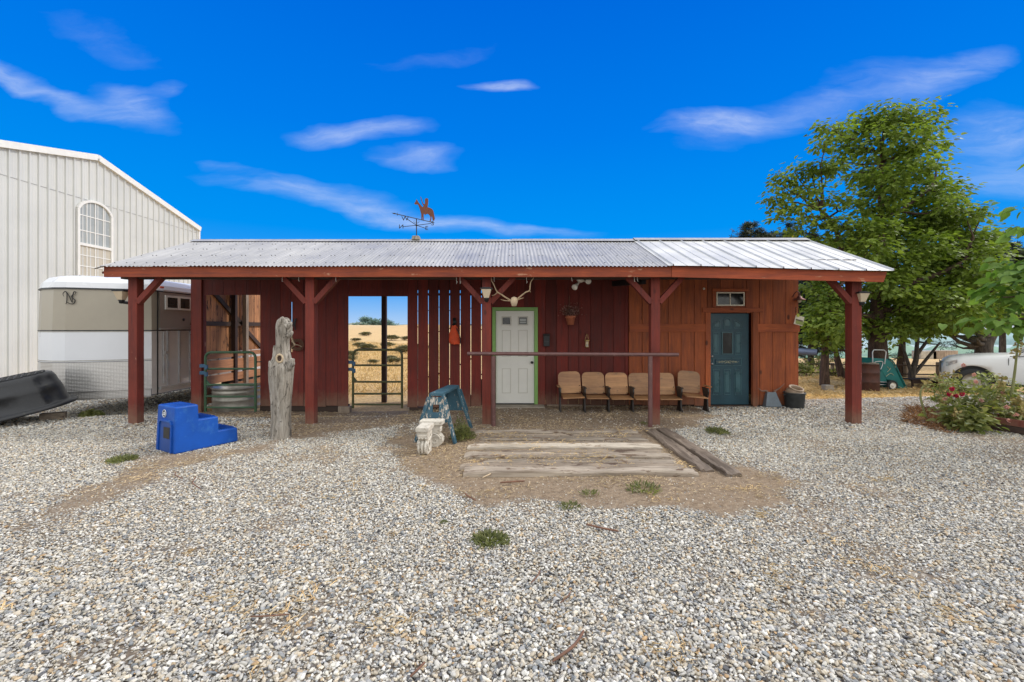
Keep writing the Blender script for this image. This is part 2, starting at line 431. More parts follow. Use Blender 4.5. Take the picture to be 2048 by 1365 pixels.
def driftwood_mat():
    m, nt, b = newmat('silver_driftwood'); q = NT(nt); co = q.coord()
    w = q.mapping(co, sc=(1, 1, .13))
    g = q.noise(w, 17, 8, .7, 1.2); g2 = q.noise(co, 3.5, 5, .6); cr = q.noise(w, 9, 3, .5, 2.0)
    col = q.mix(q.mapr(g, .32, .68), (.14, .12, .095), (.48, .445, .395))
    col = q.mix(q.mapr(g2, .45, .75, 0, .4), col, (.36, .30, .23))
    crack = q.mapr(q.math('ABSOLUTE', q.math('SUBTRACT', cr, .5)), .0, .014, .85, 0.)
    col = q.mix(crack, col, (.03, .022, .015))
    q.l(col, b.inputs['Base Color']); b.inputs['Roughness'].default_value = .85
    q.bump(b, q.math('SUBTRACT', q.math('ADD', g, g2), crack), .9, .02)
    return m
M_drift = driftwood_mat()

def bark_mat(name, a, c):
    m, nt, b = newmat(name); q = NT(nt); co = q.coord()
    g = q.noise(q.mapping(co, sc=(1, 1, .22)), 13, 7, .7, 1.)
    q.l(q.mix(q.mapr(g, .35, .65), a, c), b.inputs['Base Color']); b.inputs['Roughness'].default_value = .9
    q.bump(b, g, 1., .03); return m
M_bark = bark_mat('brown_bark', (.028, .016, .012), (.12, .072, .052))
M_barkg = bark_mat('grey_bark', (.03, .025, .022), (.13, .11, .095))
M_leaf = leafmat('catalpa_leaf', (.065, .108, .02), (.215, .285, .058), (.36, .34, .07), .42)
M_leafn = leafmat('broad_leaf', (.07, .15, .03), (.17, .27, .06), (.38, .38, .08), .4)
M_needle = leafmat('dark_needles', (.025, .036, .022), (.065, .08, .05), (.10, .07, .04), .1)
M_spruce = leafmat('blue_spruce', (.018, .032, .032), (.05, .08, .08), None, .05)
M_shrub = leafmat('yellow_green_shrub', (.12, .16, .05), (.28, .30, .10), None, .3)
M_garden = leafmat('garden_leaf', (.075, .11, .03), (.26, .27, .09), (.48, .40, .12), .35)
M_weed = leafmat('weed', (.09, .11, .045), (.22, .23, .10), None, .3)
M_stem = plain('pale_stem', (.24, .25, .10), .7, 0, .3, 10)
M_deadstem = plain('dead_stem', (.16, .08, .05), .8, 0, .3, 10)
M_crim = leafmat('crimson_petal', (.35, .008, .04), (.55, .03, .10), None, .2)
M_pink = leafmat('pink_petal', (.62, .28, .28), (.75, .45, .42), None, .2)
M_straw = leafmat('straw', (.42, .28, .12), (.74, .56, .30), None, .1, .8)
M_sage = leafmat('sagebrush_leaf', (.10, .10, .055), (.22, .20, .11), None, .1)
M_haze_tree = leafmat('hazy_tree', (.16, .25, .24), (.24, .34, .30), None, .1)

# ================================================================== WORLD
scene = bpy.context.scene
SUN = Vector((.70, .22, .68)).normalized()
w = bpy.data.worlds.new('World'); scene.world = w; w.use_nodes = True
nt = w.node_tree; nt.nodes.clear(); q = NT(nt)
wo = q.n('ShaderNodeOutputWorld'); bg = q.n('ShaderNodeBackground'); q.l(bg.outputs[0], wo.inputs[0])
sky = q.n('ShaderNodeTexSky', sky_type='NISHITA'); sky.sun_disc = False
sky.sun_elevation = math.asin(SUN.z); sky.sun_rotation = math.atan2(SUN.x, SUN.y)
sky.dust_density = 3.; sky.air_density = 1.3
dirn = q.coord('Generated'); sp = q.n('ShaderNodeSeparateXYZ'); q.l(dirn, sp.inputs[0])
yy = q.math('MAXIMUM', sp.outputs[1], .04)
pp = q.math('DIVIDE', sp.outputs[0], yy); qq = q.math('DIVIDE', sp.outputs[2], yy)
# blue sky to the north, by elevation
blue = q.ramp(q.mapr(sp.outputs[2], 0., .62), [(0., (.34, .58, .92)), (.06, (.14, .45, .94)), (.12, (.055, .37, .93)), (.32, (.0, .295, .91)), (.62, (.0, .205, .84)), (1., (.0, .135, .72))])
pq = q.n('ShaderNodeCombineXYZ'); q.l(pp, pq.inputs[0]); q.l(qq, pq.inputs[1])
nz = q.n('ShaderNodeTexNoise'); nz.inputs['Scale'].default_value = 2.4; nz.inputs['Detail'].default_value = 5; q.l(q.mapping(pq.outputs[0], sc=(1, 2.2, 1)), nz.inputs['Vector'])
wob = q.n('ShaderNodeVectorMath', operation='MULTIPLY_ADD'); q.l(nz.outputs['Color'], wob.inputs[0]); wob.inputs[1].default_value = (.32, .15, 0); q.l(pq.outputs[0], wob.inputs[2])
streak = q.noise(q.mapping(wob.outputs[0], rot=(0, 0, R(-8)), sc=(1.2, 6, 1)), 3.2, 7, .62)
cov = None
for cx, cy, rx, ry, an, st in [(110, 185, 170, 24, -22, .75), (255, 205, 100, 50, -30, .75), (0, 150, 90, 18, -14, .5), (320, 170, 60, 26, 10, .35), (725, 262, 135, 26, 0, 1.), (822, 320, 100, 22, -4, .7), (993, 160, 85, 17, 0, 1.25),
                               (1440, 236, 160, 30, 2, .95), (1660, 195, 330, 45, 17, .42), (1880, 155, 140, 45, 22, .55), (600, 385, 230, 30, -9, .50), (700, 425, 260, 32, -12, .42), (900, 455, 300, 24, -6, .55), (1080, 470, 160, 14, -2, .4), (450, 330, 90, 14, -8, .3),
                               (2000, 290, 170, 75, -10, .6), (2010, 370, 160, 40, 0, .45), (210, 70, 160, 40, -14, .18), (850, 100, 200, 20, 5, .12)]:
    loc = ((cx - CX) / F + .16, (HY - cy) / F + .075, 0)
    mp = q.mapping(wob.outputs[0], loc=loc, rot=(0, 0, R(an)), sc=(rx / F, ry / F, 1), t='TEXTURE')
    ln = q.n('ShaderNodeVectorMath', operation='LENGTH'); q.l(mp, ln.inputs[0])
    f = q.mapr(ln.outputs['Value'], 0., 1.25, st, 0., True)
    cov = f if cov is None else q.math('ADD', cov, f)
fine_ = q.noise(q.mapping(wob.outputs[0], rot=(0, 0, R(12)), sc=(1.5, 7, 1)), 9, 8, .7)
cov = q.math('MULTIPLY', cov, q.math('MULTIPLY', q.mapr(streak, .30, .66, .15, 1.25), q.mapr(fine_, .3, .7, .7, 1.15)))
cov = q.mapr(cov, .03, 1.35, 0., .78)
cloud = q.mix(cov, blue, (.66, .77, 1.0))
# pale haze low over the valley to the right
hz = q.math('MULTIPLY', q.mapr(sp.outputs[2], .005, .10, 1., 0., True), q.mapr(pp, .35, .6, .25, 1., True))
cloud = q.mix(hz, cloud, (.72, .80, .88))
# unseen rest of the sky: bright white added as neutral fill light
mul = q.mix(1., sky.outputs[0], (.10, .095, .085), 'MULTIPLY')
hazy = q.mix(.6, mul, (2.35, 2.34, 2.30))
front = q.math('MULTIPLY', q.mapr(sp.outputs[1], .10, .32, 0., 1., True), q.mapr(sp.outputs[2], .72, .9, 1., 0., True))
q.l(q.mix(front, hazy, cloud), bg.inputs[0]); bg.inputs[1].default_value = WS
sl = bpy.data.lights.new('sun', 'SUN'); sl.energy = SE; sl.angle = R(SA); sl.color = (1., .965, .92)
so = bpy.data.objects.new('sun', sl); COL.objects.link(so); so.rotation_euler = SUN.to_track_quat('Z', 'Y').to_euler()
so.location = (6, 2, 20)
cam = bpy.data.cameras.new('camera'); cam.sensor_width = 36; cam.lens = 900 / 2048 * 36; cam.shift_y = -27.5 / 2048; cam.clip_end = 8000; cam.clip_start = .05
co_ = bpy.data.objects.new('camera', cam); COL.objects.link(co_); co_.location = (0, 0, H); co_.rotation_euler = (R(90), 0, 0); scene.camera = co_
scene.view_settings.view_transform = 'Standard'; scene.view_settings.look = 'None'; scene.view_settings.exposure = 0

# ================================================================== GROUND
def inpoly(x, y, poly):
    ins = np.zeros(x.shape, bool); n = len(poly)
    for i in range(n):
        x1, y1 = poly[i]; x2, y2 = poly[(i + 1) % n]
        c = ((y1 > y) != (y2 > y)) & (x < (x2 - x1) * (y - y1) / (y2 - y1 + 1e-12) + x1)
        ins ^= c
    return ins
def gp(px, py): d = F * H / (py - HY); return ((px - CX) / F * d, d)
DIRT = [  # bare earth: around the sleepers, under the porch, by the log, the worn strip on the left
    ([gp(*p) for p in [(750, 885), (830, 850), (960, 855), (1300, 858), (1330, 880), (1400, 905), (1475, 930), (1560, 958), (1590, 1000), (1490, 1042), (1380, 1045), (1250, 1028), (1120, 1012), (1010, 1005), (900, 990), (830, 962), (745, 940)]], 1.),
    ([(-6.9, 9.9), (-6.9, 9.0), (-5.2, 8.5), (-4.6, 8.35), (-4.1, 7.2), (-3.9, 6.75), (-3.2, 6.75), (-2.9, 7.35), (-1.6, 7.9), (-.9, 7.4), (2.6, 7.1), (2.9, 7.3), (4.1, 8.6), (4.1, 9.9), (4.1, 12), (-6.9, 12)], .92),
    ([gp(*p) for p in [(300, 905), (385, 905), (480, 880), (520, 878), (430, 915), (330, 960), (240, 1010), (120, 1050), (60, 1030), (190, 960)]], .82),
    ([gp(*p) for p in [(0, 1005), (120, 1035), (200, 1040), (100, 1075), (0, 1080)]], .35),
    ([(6.3, 12.4), (9.3, 9.6), (9.2, 7.9), (7.6, 6.3), (9, 6), (13, 8), (14, 12.8), (9, 12.6), (7, 13.4)], .55),
    ([(4.5, 9.9), (6.1, 10.0), (7.2, 10.4), (12, 12.8), (20, 17), (60, 60), (-40, 60), (-40, 16), (-14, 15.6), (-6.9, 13.5), (-6.9, 12), (4.1, 12)], 1.),
]
def masks(x, y):
    wx = x + (fbm(x, y, 1.3) - .5) * 1.3 + (fbm(x + 31, y, .35) - .5) * .7; wy = y + (fbm(x, y + 55, 1.3) - .5) * .8 + (fbm(x, y + 71, .35) - .5) * .5
    d = np.zeros(x.shape)
    for poly, a in DIRT:
        acc = np.zeros(x.shape)
        for ox, oy in ((0, 0), (.14, 0), (-.14, 0), (0, .11), (0, -.11), (.1, .07), (-.1, -.07), (.1, -.07), (-.1, .07)): acc += inpoly(wx + ox, wy + oy, poly)
        d = np.maximum(d, acc / 9 * a)
    thin = ss((fbm(x + 100, y + 40, .9) - .58) / .14) * .42 + ss((fbm(x + 14, y + 4, 2.2) - .50) / .2) * .16
    d = np.maximum(d, thin)
    strawy = ss((y - 10.0 - .35 * np.abs(x - 6)) / .6) * (x > 4.4) + (y > 9.7) * (x < 4.4) * ((x > -7.0) | (y > 14))
    strawy = np.clip(np.maximum(strawy, (y > 13.4) & ((x > -7.) | (y > 22))), 0, 1)
    return np.clip(d, 0, 1), strawy
def axis(lo, hi, step, far):
    a = list(np.arange(lo, hi + 1e-6, step)); s = step
    while a[-1] < far: s *= 1.13; a.append(a[-1] + s)
    return a
ax = axis(0, 13, .09, 3200); xs = np.array([-v for v in ax[:0:-1]] + ax)
ys = np.array([-v for v in axis(0, 1, .5, 2500)[:0:-1]] + axis(0, 15, .08, 3800))
X, Y = np.meshgrid(xs, ys); Z = hgt(X, Y); dm, sm = masks(X, Y)
Z = Z + (fbm(X, Y, .25) - .5) * .015 * (Y < 16)
nx, ny = len(xs), len(ys)
me = bpy.data.meshes.new('ground')
me.vertices.add(nx * ny); me.vertices.foreach_set('co', np.stack([X, Y, Z], -1).astype(np.float32).ravel())
ii, jj = np.meshgrid(np.arange(nx - 1), np.arange(ny - 1)); a0 = (jj * nx + ii).ravel()
L = np.stack([a0, a0 + 1, a0 + 1 + nx, a0 + nx], -1).ravel()
me.loops.add(len(L)); me.loops.foreach_set('vertex_index', L.astype(np.int32))
me.polygons.add(len(a0)); me.polygons.foreach_set('loop_start', (np.arange(len(a0)) * 4).astype(np.int32)); me.polygons.foreach_set('loop_total', np.full(len(a0), 4, np.int32))
me.polygons.foreach_set('use_smooth', np.ones(len(a0), bool)); me.update(calc_edges=True)
for nm, arr in (('dirt', dm), ('strawy', sm)):
    at = me.attributes.new(nm, 'FLOAT', 'POINT'); at.data.foreach_set('value', arr.astype(np.float32).ravel())
ground = bpy.data.objects.new('ground', me); COL.objects.link(ground); tag(ground, kind='structure')
m, nt, b = newmat('yard_ground'); q = NT(nt)
geo = q.n('ShaderNodeNewGeometry'); pos = geo.outputs['Position']
n1 = q.noise(pos, 1.1, 6, .65); n2 = q.noise(pos, 14, 6, .7); n3 = q.noise(pos, 70, 3, .6)
vo = q.n('ShaderNodeTexVoronoi'); vo.inputs['Scale'].default_value = 30; q.l(pos, vo.inputs['Vector'])
vs = q.n('ShaderNodeSeparateColor'); q.l(vo.outputs['Color'], vs.inputs[0])
grav = q.ramp(vs.outputs[0], [(0, (.20, .19, .18)), (.2, (.30, .29, .27)), (.5, (.46, .44, .40)), (.8, (.40, .30, .18)), (1, (.62, .6, .55))])
grav = q.mix(q.mapr(vo.outputs['Distance'], .35, .6), grav, (.14, .12, .10))
dirtc = q.mix(q.mapr(n2, .3, .7), (.135, .092, .06), (.34, .255, .175))
dirtc = q.mix(q.mapr(n3, .45, .75, 0, .55), dirtc, (.48, .41, .31))
strawc = q.mix(q.mapr(n2, .32, .62), (.40, .25, .12), (.78, .56, .28))
strawc = q.mix(q.mapr(n1, .5, .75, 0, .5), strawc, (.34, .26, .15))
col = q.mix(q.attr('dirt'), grav, dirtc); col = q.mix(q.attr('strawy'), col, strawc)
sp = q.n('ShaderNodeSeparateXYZ'); q.l(pos, sp.inputs[0])
ratio = q.math('DIVIDE', sp.outputs[0], q.math('MAXIMUM', sp.outputs[1], 1.))
past = q.math('MULTIPLY', q.mapr(sp.outputs[1], 85., 100., 0, 1), q.mapr(ratio, .3, .5, 0, 1))
col = q.mix(past, col, q.mix(q.mapr(q.noise(pos, .02, 3), .4, .6), (.10, .22, .07), (.20, .30, .10)))
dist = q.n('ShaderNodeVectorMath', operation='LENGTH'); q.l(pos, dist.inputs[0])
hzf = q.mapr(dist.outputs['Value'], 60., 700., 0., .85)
col = q.mix(hzf, col, (.42, .52, .55))  # distance haze painted into the ground colour
q.l(col, b.inputs['Base Color']); b.inputs['Roughness'].default_value = .95; b.inputs['Specular IOR Level'].default_value = .15
q.bump(b, q.math('ADD', n2, q.math('MULTIPLY', n3, .5)), .8, .03)
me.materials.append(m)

# pebbles: one uncountable gravel cover, real stones
def pebble(i):
    import bmesh
    r_ = random.Random(100 + i); bm = bmesh.new(); sx, sy, sz = [(1, .78, .55), (1.1, .7, .45), (.95, .85, .62), (1.15, .8, .42), (.9, .9, .5), (1.2, .66, .5), (1.0, .9, .48), (1.25, .75, .55)][i % 8]
    for _ in range(20 if i < 8 else 12):
        v = Vector((r_.gauss(0, 1), r_.gauss(0, 1), r_.gauss(0, 1))).normalized() * r_.uniform(.44, .54); bm.verts.new((v.x * sx, v.y * sy, v.z * sz))
    h = bmesh.ops.convex_hull(bm, input=bm.verts); bmesh.ops.delete(bm, geom=list({g for g in h['geom_interior'] + h['geom_unused'] if isinstance(g, bmesh.types.BMVert)}), context='VERTS')
    if i < 8: bmesh.ops.bevel(bm, geom=list(bm.edges), offset=.045, segments=1, affect='EDGES')
    bmesh.ops.recalc_face_normals(bm, faces=bm.faces)
    for f in bm.faces: f.smooth = i % 3 != 0 and i < 8
    me = bpy.data.meshes.new('pebble'); bm.to_mesh(me); bm.free()
    return me
mp_, nt, b = newmat('river_gravel'); q = NT(nt)
oi = q.n('ShaderNodeObjectInfo').outputs['Random']; co = q.coord()
c = q.ramp(oi, [(0, (.60, .57, .51)), (.15, (.44, .42, .385)), (.28, (.68, .66, .62)), (.42, (.32, .325, .325)), (.50, (.50, .44, .35)), (.62, (.53, .51, .475)), (.73, (.22, .235, .25)), (.78, (.50, .39, .26)), (.84, (.62, .56, .46)), (.925, (.43, .29, .16)), (.945, (.12, .12, .13)), (.965, (.36, .36, .37))], True)
oi2 = q.math('FRACT', q.math('MULTIPLY', oi, 97.3)); nn = q.noise(co, 3.5, 4, .6)
f = q.math('MULTIPLY', q.mapr(oi2, 0, 1, .78, 1.12), q.mapr(nn, .3, .7, .84, 1.1)); cm = q.n('ShaderNodeCombineColor')
for i in range(3): q.l(q.math('MULTIPLY', f, (1.06, 1.06, 1.04)[i]), cm.inputs[i])
q.l(q.mix(1., c, cm.outputs[0], 'MULTIPLY'), b.inputs['Base Color']); b.inputs['Roughness'].default_value = .8
pcol = bpy.data.collections.new('pebble_shapes')
for i in range(10):
    pm = pebble(i); pm.materials.append(mp_); pcol.objects.link(bpy.data.objects.new('pebble_shape', pm))

def scatter_pts():
    out = []
    for y0, y1, st, s0, s1 in ((1.0, 3.0, .0172, .014, .040), (1.0, 4.0, .028, .009, .016), (3.0, 4.6, .0182, .015, .035), (4.6, 7.4, .0205, .017, .036), (7.4, 10.5, .036, .034, .055), (10.5, 15, .06, .055, .08)):
        gy = np.arange(y0, y1, st); gx = np.arange(-1.28 * y1 - 1.3, 1.28 * y1 + 1.3, st)
        A, B = np.meshgrid(gx, gy); A = A + rng.uniform(-.5, .5, A.shape) * st; B = B + rng.uniform(-.5, .5, B.shape) * st
        k = np.abs(A) < 1.25 * B + 1.3; A = A[k]; B = B[k]
        k = ~((A > -6.75) & (A < 6.05) & (B > 9.45)); A = A[k]; B = B[k]
        d, s = masks(A, B); u = rng.random(A.shape)
        keep = u > np.clip(d * 1.05 - .02, 0, .86 if y0 > 7 else .93)
        keep &= (u > s * .93); keep &= ~((A > -.5) & (A < 2.1) & (B > 5.0) & (B < 7.4) & (u < .985))
        keep &= ~((A > 2.1) & (A < 2.6) & (B > 5.0) & (B < 7.3) & (u < .9))
        A = A[keep]; B = B[keep]; dd = d[keep]
        sz = s0 + (s1 - s0) * rng.random(A.shape) ** 1.7; sz = sz * (1 - .35 * dd)
        out.append((A, B, hgt(A, B) + sz * .06 * (1 - dd) + rng.uniform(-.003, .010, A.shape) * (1 - dd), sz))
    return [np.concatenate(c) for c in zip(*out)]
gx_, gy_, gz_, gs_ = scatter_pts(); N = len(gx_)
me = bpy.data.meshes.new('gravel'); me.vertices.add(N); me.vertices.foreach_set('co', np.stack([gx_, gy_, gz_], -1).astype(np.float32).ravel())
at = me.attributes.new('rot', 'FLOAT_VECTOR', 'POINT'); at.data.foreach_set('vector', np.stack([rng.normal(0, .30, N), rng.normal(0, .30, N), rng.uniform(0, 6.28, N)], -1).astype(np.float32).ravel())
at = me.attributes.new('scl', 'FLOAT_VECTOR', 'POINT'); at.data.foreach_set('vector', (np.stack([rng.uniform(.85, 1.25, N), rng.uniform(.8, 1.15, N), rng.uniform(.8, 1.4, N)], -1) * gs_[:, None]).astype(np.float32).ravel())
at = me.attributes.new('idx', 'INT', 'POINT'); at.data.foreach_set('value', np.where(gy_ < 4.5, rng.integers(0, 8, N), rng.integers(8, 10, N)).astype(np.int32))
me.update(); gravel = bpy.data.objects.new('gravel', me); COL.objects.link(gravel); tag(gravel, 'mixed white grey and tan river gravel covering the yard', 'gravel', kind='stuff')
ng = bpy.data.node_groups.new('scatter', 'GeometryNodeTree')
ng.interface.new_socket('Geometry', in_out='INPUT', socket_type='NodeSocketGeometry'); ng.interface.new_socket('Geometry', in_out='OUTPUT', socket_type='NodeSocketGeometry')
q = NT(ng); gi = q.n('NodeGroupInput'); go = q.n('NodeGroupOutput'); ip = q.n('GeometryNodeInstanceOnPoints'); ci = q.n('GeometryNodeCollectionInfo')
ci.inputs[0].default_value = pcol; ci.inputs[1].default_value = True; ci.inputs[2].default_value = True
def na(nm, t):
    o = q.n('GeometryNodeInputNamedAttribute', data_type=t); o.inputs[0].default_value = nm; return o.outputs[0]
q.l(gi.outputs[0], ip.inputs['Points']); q.l(ci.outputs[0], ip.inputs['Instance']); ip.inputs['Pick Instance'].default_value = True
q.l(na('idx', 'INT'), ip.inputs['Instance Index']); e2 = q.n('FunctionNodeEulerToRotation'); q.l(na('rot', 'FLOAT_VECTOR'), e2.inputs[0]); q.l(e2.outputs[0], ip.inputs['Rotation'])
q.l(na('scl', 'FLOAT_VECTOR'), ip.inputs['Scale']); q.l(ip.outputs[0], go.inputs[0])
md = gravel.modifiers.new('scatter', 'NODES'); md.node_group = ng
print('pebbles', N)

# loose straw and chaff over bare earth, dry grass at the yard's edge
def straws(n, xr, yr, need, name, label, cat, ln=(.03, .11), up=.12, wid=.0035, mat=None, zo=.010):
    A = rng.uniform(*xr, n); B = rng.uniform(*yr, n); d, s = masks(A, B)
    k = rng.random(n) < need(A, B, d, s); A = A[k]; B = B[k]; n = len(A)
    an = rng.uniform(0, 6.28, n); l = rng.uniform(*ln, n)
    dx = np.stack([np.cos(an), np.sin(an), np.abs(rng.normal(0, up, n))], -1)
    base = np.stack([A, B, hgt(A, B) + zo], -1)
    side = np.stack([-np.sin(an), np.cos(an), rng.uniform(-.2, .8, n)], -1) * wid
    mid = base + dx * (l * .5)[:, None] + np.stack([0 * A, 0 * A, l * .08], -1); end = base + dx * l[:, None]
    V = np.stack([base - side, base + side, mid + side, end, mid - side], 1).reshape(-1, 3)
    o = arrays_obj(name, V, 5, [(0, 1, 2, 3, 4)], rng.random(n), mat or M_straw); return tag(o, label, cat, kind='stuff')
straws(52000, (-7, 6), (4.4, 9.6), lambda a, b, d, s: ss((d - .3) / .4) * ss((fbm(a, b, .5) - .36) / .22), 'loose_straw', 'loose dry straw and chaff scattered over the bare earth', 'straw', (.015, .07), .12, .0024, leafmat('pale_chaff', (.30, .21, .13), (.66, .53, .36), None, .1, .9))
straws(26000, (-3.5, 5), (2.0, 5.0), lambda a, b, d, s: ss((fbm(a + 9, b + 3, .35) - .68) / .05), 'straw_tufts', 'thin wisps of straw caught in the foreground gravel', 'straw', (.02, .08), .25, .0022, leafmat('wisp_straw', (.40, .28, .15), (.72, .56, .34), None, .1, .9))
straws(1800, (-.5, 2.1), (5.15, 7.3), lambda a, b, d, s: ss((fbm(a, b, .4) - .42) / .15), 'sleeper_litter', 'bits of straw lying on the sleepers', 'straw', (.02, .07), .1, .0024, None, .065)
straws(30000, (4.2, 16), (9.8, 19), lambda a, b, d, s: s * ss((fbm(a, b, .6) - .3) / .2), 'dry_grass', 'dry golden grass litter at the edge of the gravel yard', 'dry grass', (.05, .18), .3, .006)
straws(90000, (-24, -1), (11.5, 40), lambda a, b, d, s: (b > 11.8) & (np.abs(a / b + .3) < .14), 'field_grass', 'golden dry grass of the field behind the barn', 'field grass', (.05, .17), .8, .007)
# ================================================================== BARN
YW, YP, YE, YR = 9.6, 7.8, 7.5, 9.73       # wall face, porch posts, eave, ridge
ZE, ZR = 2.70, 3.55
XL, XR_ = -6.9, 6.3
barn = thing('red_barn', (0, 9.6, 0), 'long red board barn with low metal gable roof and open front porch', 'barn')

def boards(mb, x0, x1, y, z0, z1, wd, gap=.004, th=.022, cuts=(), jit=.3, topf=None):
    x = x0
    while x < x1 - .01:
        w_ = min(wd * random.uniform(1 - jit * .2, 1 + jit * .2), x1 - x); xa, xb = x, x + w_ - gap; x += w_
        yo = random.uniform(-.004, .004); r = random.random()
        xsn = sorted({xa, xb} | {c for cc in cuts for c in cc[:2] if xa + .004 < c < xb - .004})
        for a, c in zip(xsn[:-1], xsn[1:]):
            mid = (a + c) / 2; segs = [(z0 + random.uniform(-.015, .01), z1)]
            for ca, cb, za, zb in cuts:
                if ca < mid < cb:
                    ns = []
                    for s0, s1 in segs:
                        if za > s0: ns.append((s0, min(s1, za)))
                        if zb < s1: ns.append((max(s0, zb), s1))
                        if s1 <= za or s0 >= zb: ns = ns[:-1] if False else ns
                    segs = [t for t in ns if t[1] - t[0] > .01]
            for s0, s1 in segs: mb.bb(a, c, y + yo, y + yo + th, s0, s1, r)

O1 = (-6.58, -5.37, -.5, 2.37); O2 = (-3.49, -2.23, -.5, 2.34); OD = (-.42, .55, -.5, 2.09); OT = (4.215, 5.09, -.5, 1.985)
ZW = 3.42
mb = MB()
boards(mb, -6.85, -5.37, YW, .0, ZW, .235, .006, cuts=(O1,)); boards(mb, -5.37, -4.71, YW, 0, ZW, .22, .004); boards(mb, -4.69, -3.49, YW, 0, ZW, .24, .006); mb.bb(-4.71, -4.69, YW + .002, YW + .02, 2.22, ZW); mb.bb(-4.71, -4.69, YW + .002, YW + .02, 0, 1.15); boards(mb, -3.49, -2.23, YW, 0, ZW, .235, .003, cuts=(O2,))
boards(mb, -2.23, -.43, YW, -.02, ZW, .2265, .015, jit=0); mb.build('slatted_wall', M_wall, barn)
mb = MB(); mb.bb(-2.23, -.43, YW + .03, YW + .07, 2.475, 3.42, .5); mb.bb(-2.23, -.43, YW + .03, YW + .07, 2.36, 2.41, .4); mb.build('back_batten', M_dark, barn)
mb = MB()
for k in range(1, 8):
    for z_, h_ in ((random.uniform(1.55, 1.75), .02), (random.uniform(.5, 1.2), .03), (random.uniform(2.0, 2.3), .015), (-.02, random.uniform(.05, .6) if k in (3, 4, 6, 7) else .02)): x_ = -2.23 + .2265 * k; mb.bb(x_ - .03, x_ + .01, YW + .024, YW + .03, z_, z_ + h_)
mb.each('gap_sliver', M_dark, barn)
mb = MB(); boards(mb, -.43, 2.49, YW, 0.02, ZW, .235, .008, cuts=(OD,)); mb.build('tack_room_wall', M_wall, barn)
# knot holes / slots: nothing behind; right section proud of the rest
mb = MB(); YWr = YW - .05
WT = (4.33, 4.94, 2.13, 2.43)
boards(mb, 2.49, 6.09, YWr, .03, ZW, .277, .010, cuts=(OT, WT), jit=.1); mb.build('right_wall', M_wallr, barn)
mb = MB(); mb.bb(2.49, 2.51, YWr, YW + .02, .03, ZW); mb.bb(6.07, 6.09, YWr + .021, 11.3, .03, ZW); mb.each('side_wall', M_wallr, barn)
mb = MB()   # belly rails and door casing
mb.bb(2.49, 4.10, YWr - .022, YWr - .002, 1.58, 1.75); mb.bb(5.19, 6.095, YWr - .022, YWr - .002, 1.58, 1.75); mb.each('belly_rail', M_wallrx, barn, bevel=.003)
mb = MB(); mb.bb(4.10, 4.205, YWr - .028, YWr - .002, .0, 1.995); mb.bb(5.10, 5.205, YWr - .028, YWr - .002, 0, 1.995); mb.each('door_casing', M_wallr, barn, bevel=.003)
mb = MB(); mb.bb(4.03, 5.31, YWr - .036, YWr - .002, 1.998, 2.095); mb.bb(4.25, 5.02, YWr - .024, YWr - .002, 2.44, 2.50); mb.bb(4.25, 4.32, YWr - .024, YWr - .002, 2.10, 2.438); mb.bb(4.95, 5.02, YWr - .024, YWr - .002, 2.10, 2.438); mb.each('head_board', M_wallrx, barn, bevel=.003)
# foundation timbers
mb = MB()
for a, c_ in ((-5.37, -4.3), (-4.28, -3.55), (-3.49, -2.9), ): pass
mb.bb(-5.40, -3.52, YW + .03, YW + .18, -.25, .02); mb.bb(-2.20, -1.0, YW + .03, YW + .18, -.25, -.03); mb.bb(-.98, -.45, YW + .05, YW + .2, -.25, -.02); mb.bb(.56, 6.0, YW + .03, YW + .18, -.3, .015)
mb.each('foundation_sill', M_dark, barn, bevel=.01)
mb = MB(); mb.bb(-3.70, -3.45, YW - .04, YW + .1, -.25, -.005); mb.bb(.75, 1.5, YW - .03, YW + .05, -.05, .03); mb.bb(1.55, 2.2, YW - .05, YW + .0, -.05, .02); mb.each('sill_block', M_greyz, barn, bevel=.01)
mb = MB(); mb.bb(-.50, .68, YW - .30, YW - .01, -.10, .035); mb.build('door_step', M_concrete, barn, bevel=.012)
# room behind the two doors
mb = MB(); mb.bb(-.40, -.36, YW + .03, 11.28, 0, 3.0); mb.bb(-.36, 6.05, 11.24, 11.28, 0, 3.0); mb.build('back_wall', M_wall, barn)
# corner post and left end wall seen through the first bay
mb = MB(); mb.bb(-6.80, -6.60, YW - .04, YW + .12, -.25, 3.2, .6); mb.build('corner_post', M_post, barn, bevel=.006)
mb = MB(); y = YW + .13
while y < 12.4:
    w_ = random.uniform(.16, .25); mb.bb(-6.80, -6.775, y, y + w_ - random.choice([.003, .003, .008]), 1.10, 3.0 if y < 11 else 2.9); y += w_
mb.build('end_wall', M_aged, barn)
mb = MB(); mb.bb(-6.774, -6.73, YW + .2, 11.2, 1.71, 1.81); mb.bb(-6.774, -6.73, 11.33, 12.4, 1.71, 1.81)
mb.bar((-6.75, 9.95, 2.62), (-6.75, 11.25, 1.75), .10, .04, (1, 0, 0)); mb.bar((-6.75, 11.35, 1.65), (-6.75, 12.4, .95), .10, .04, (1, 0, 0)); mb.each('end_wall_brace', M_dark, barn)
mb = MB(); mb.bb(-6.72, -6.62, 11.21, 11.32, -.2, 3.0); mb.build('end_wall_post', M_greyz, barn, bevel=.005)
mb = MB()
for z0, z1, t in ((.97, 1.08, .02), (.76, .93, -.03), (.63, .75, .04), (.42, .60, -.04), (.20, .34, .02), (.0, .14, .0)):
    mb.bar((-6.70, YW + .15, (z0 + z1) / 2), (-6.70, 12.4, (z0 + z1) / 2 + t * .5), z1 - z0, .035, (1, 0, 0))
mb.each('kick_board', M_agedx, barn, bevel=.004)
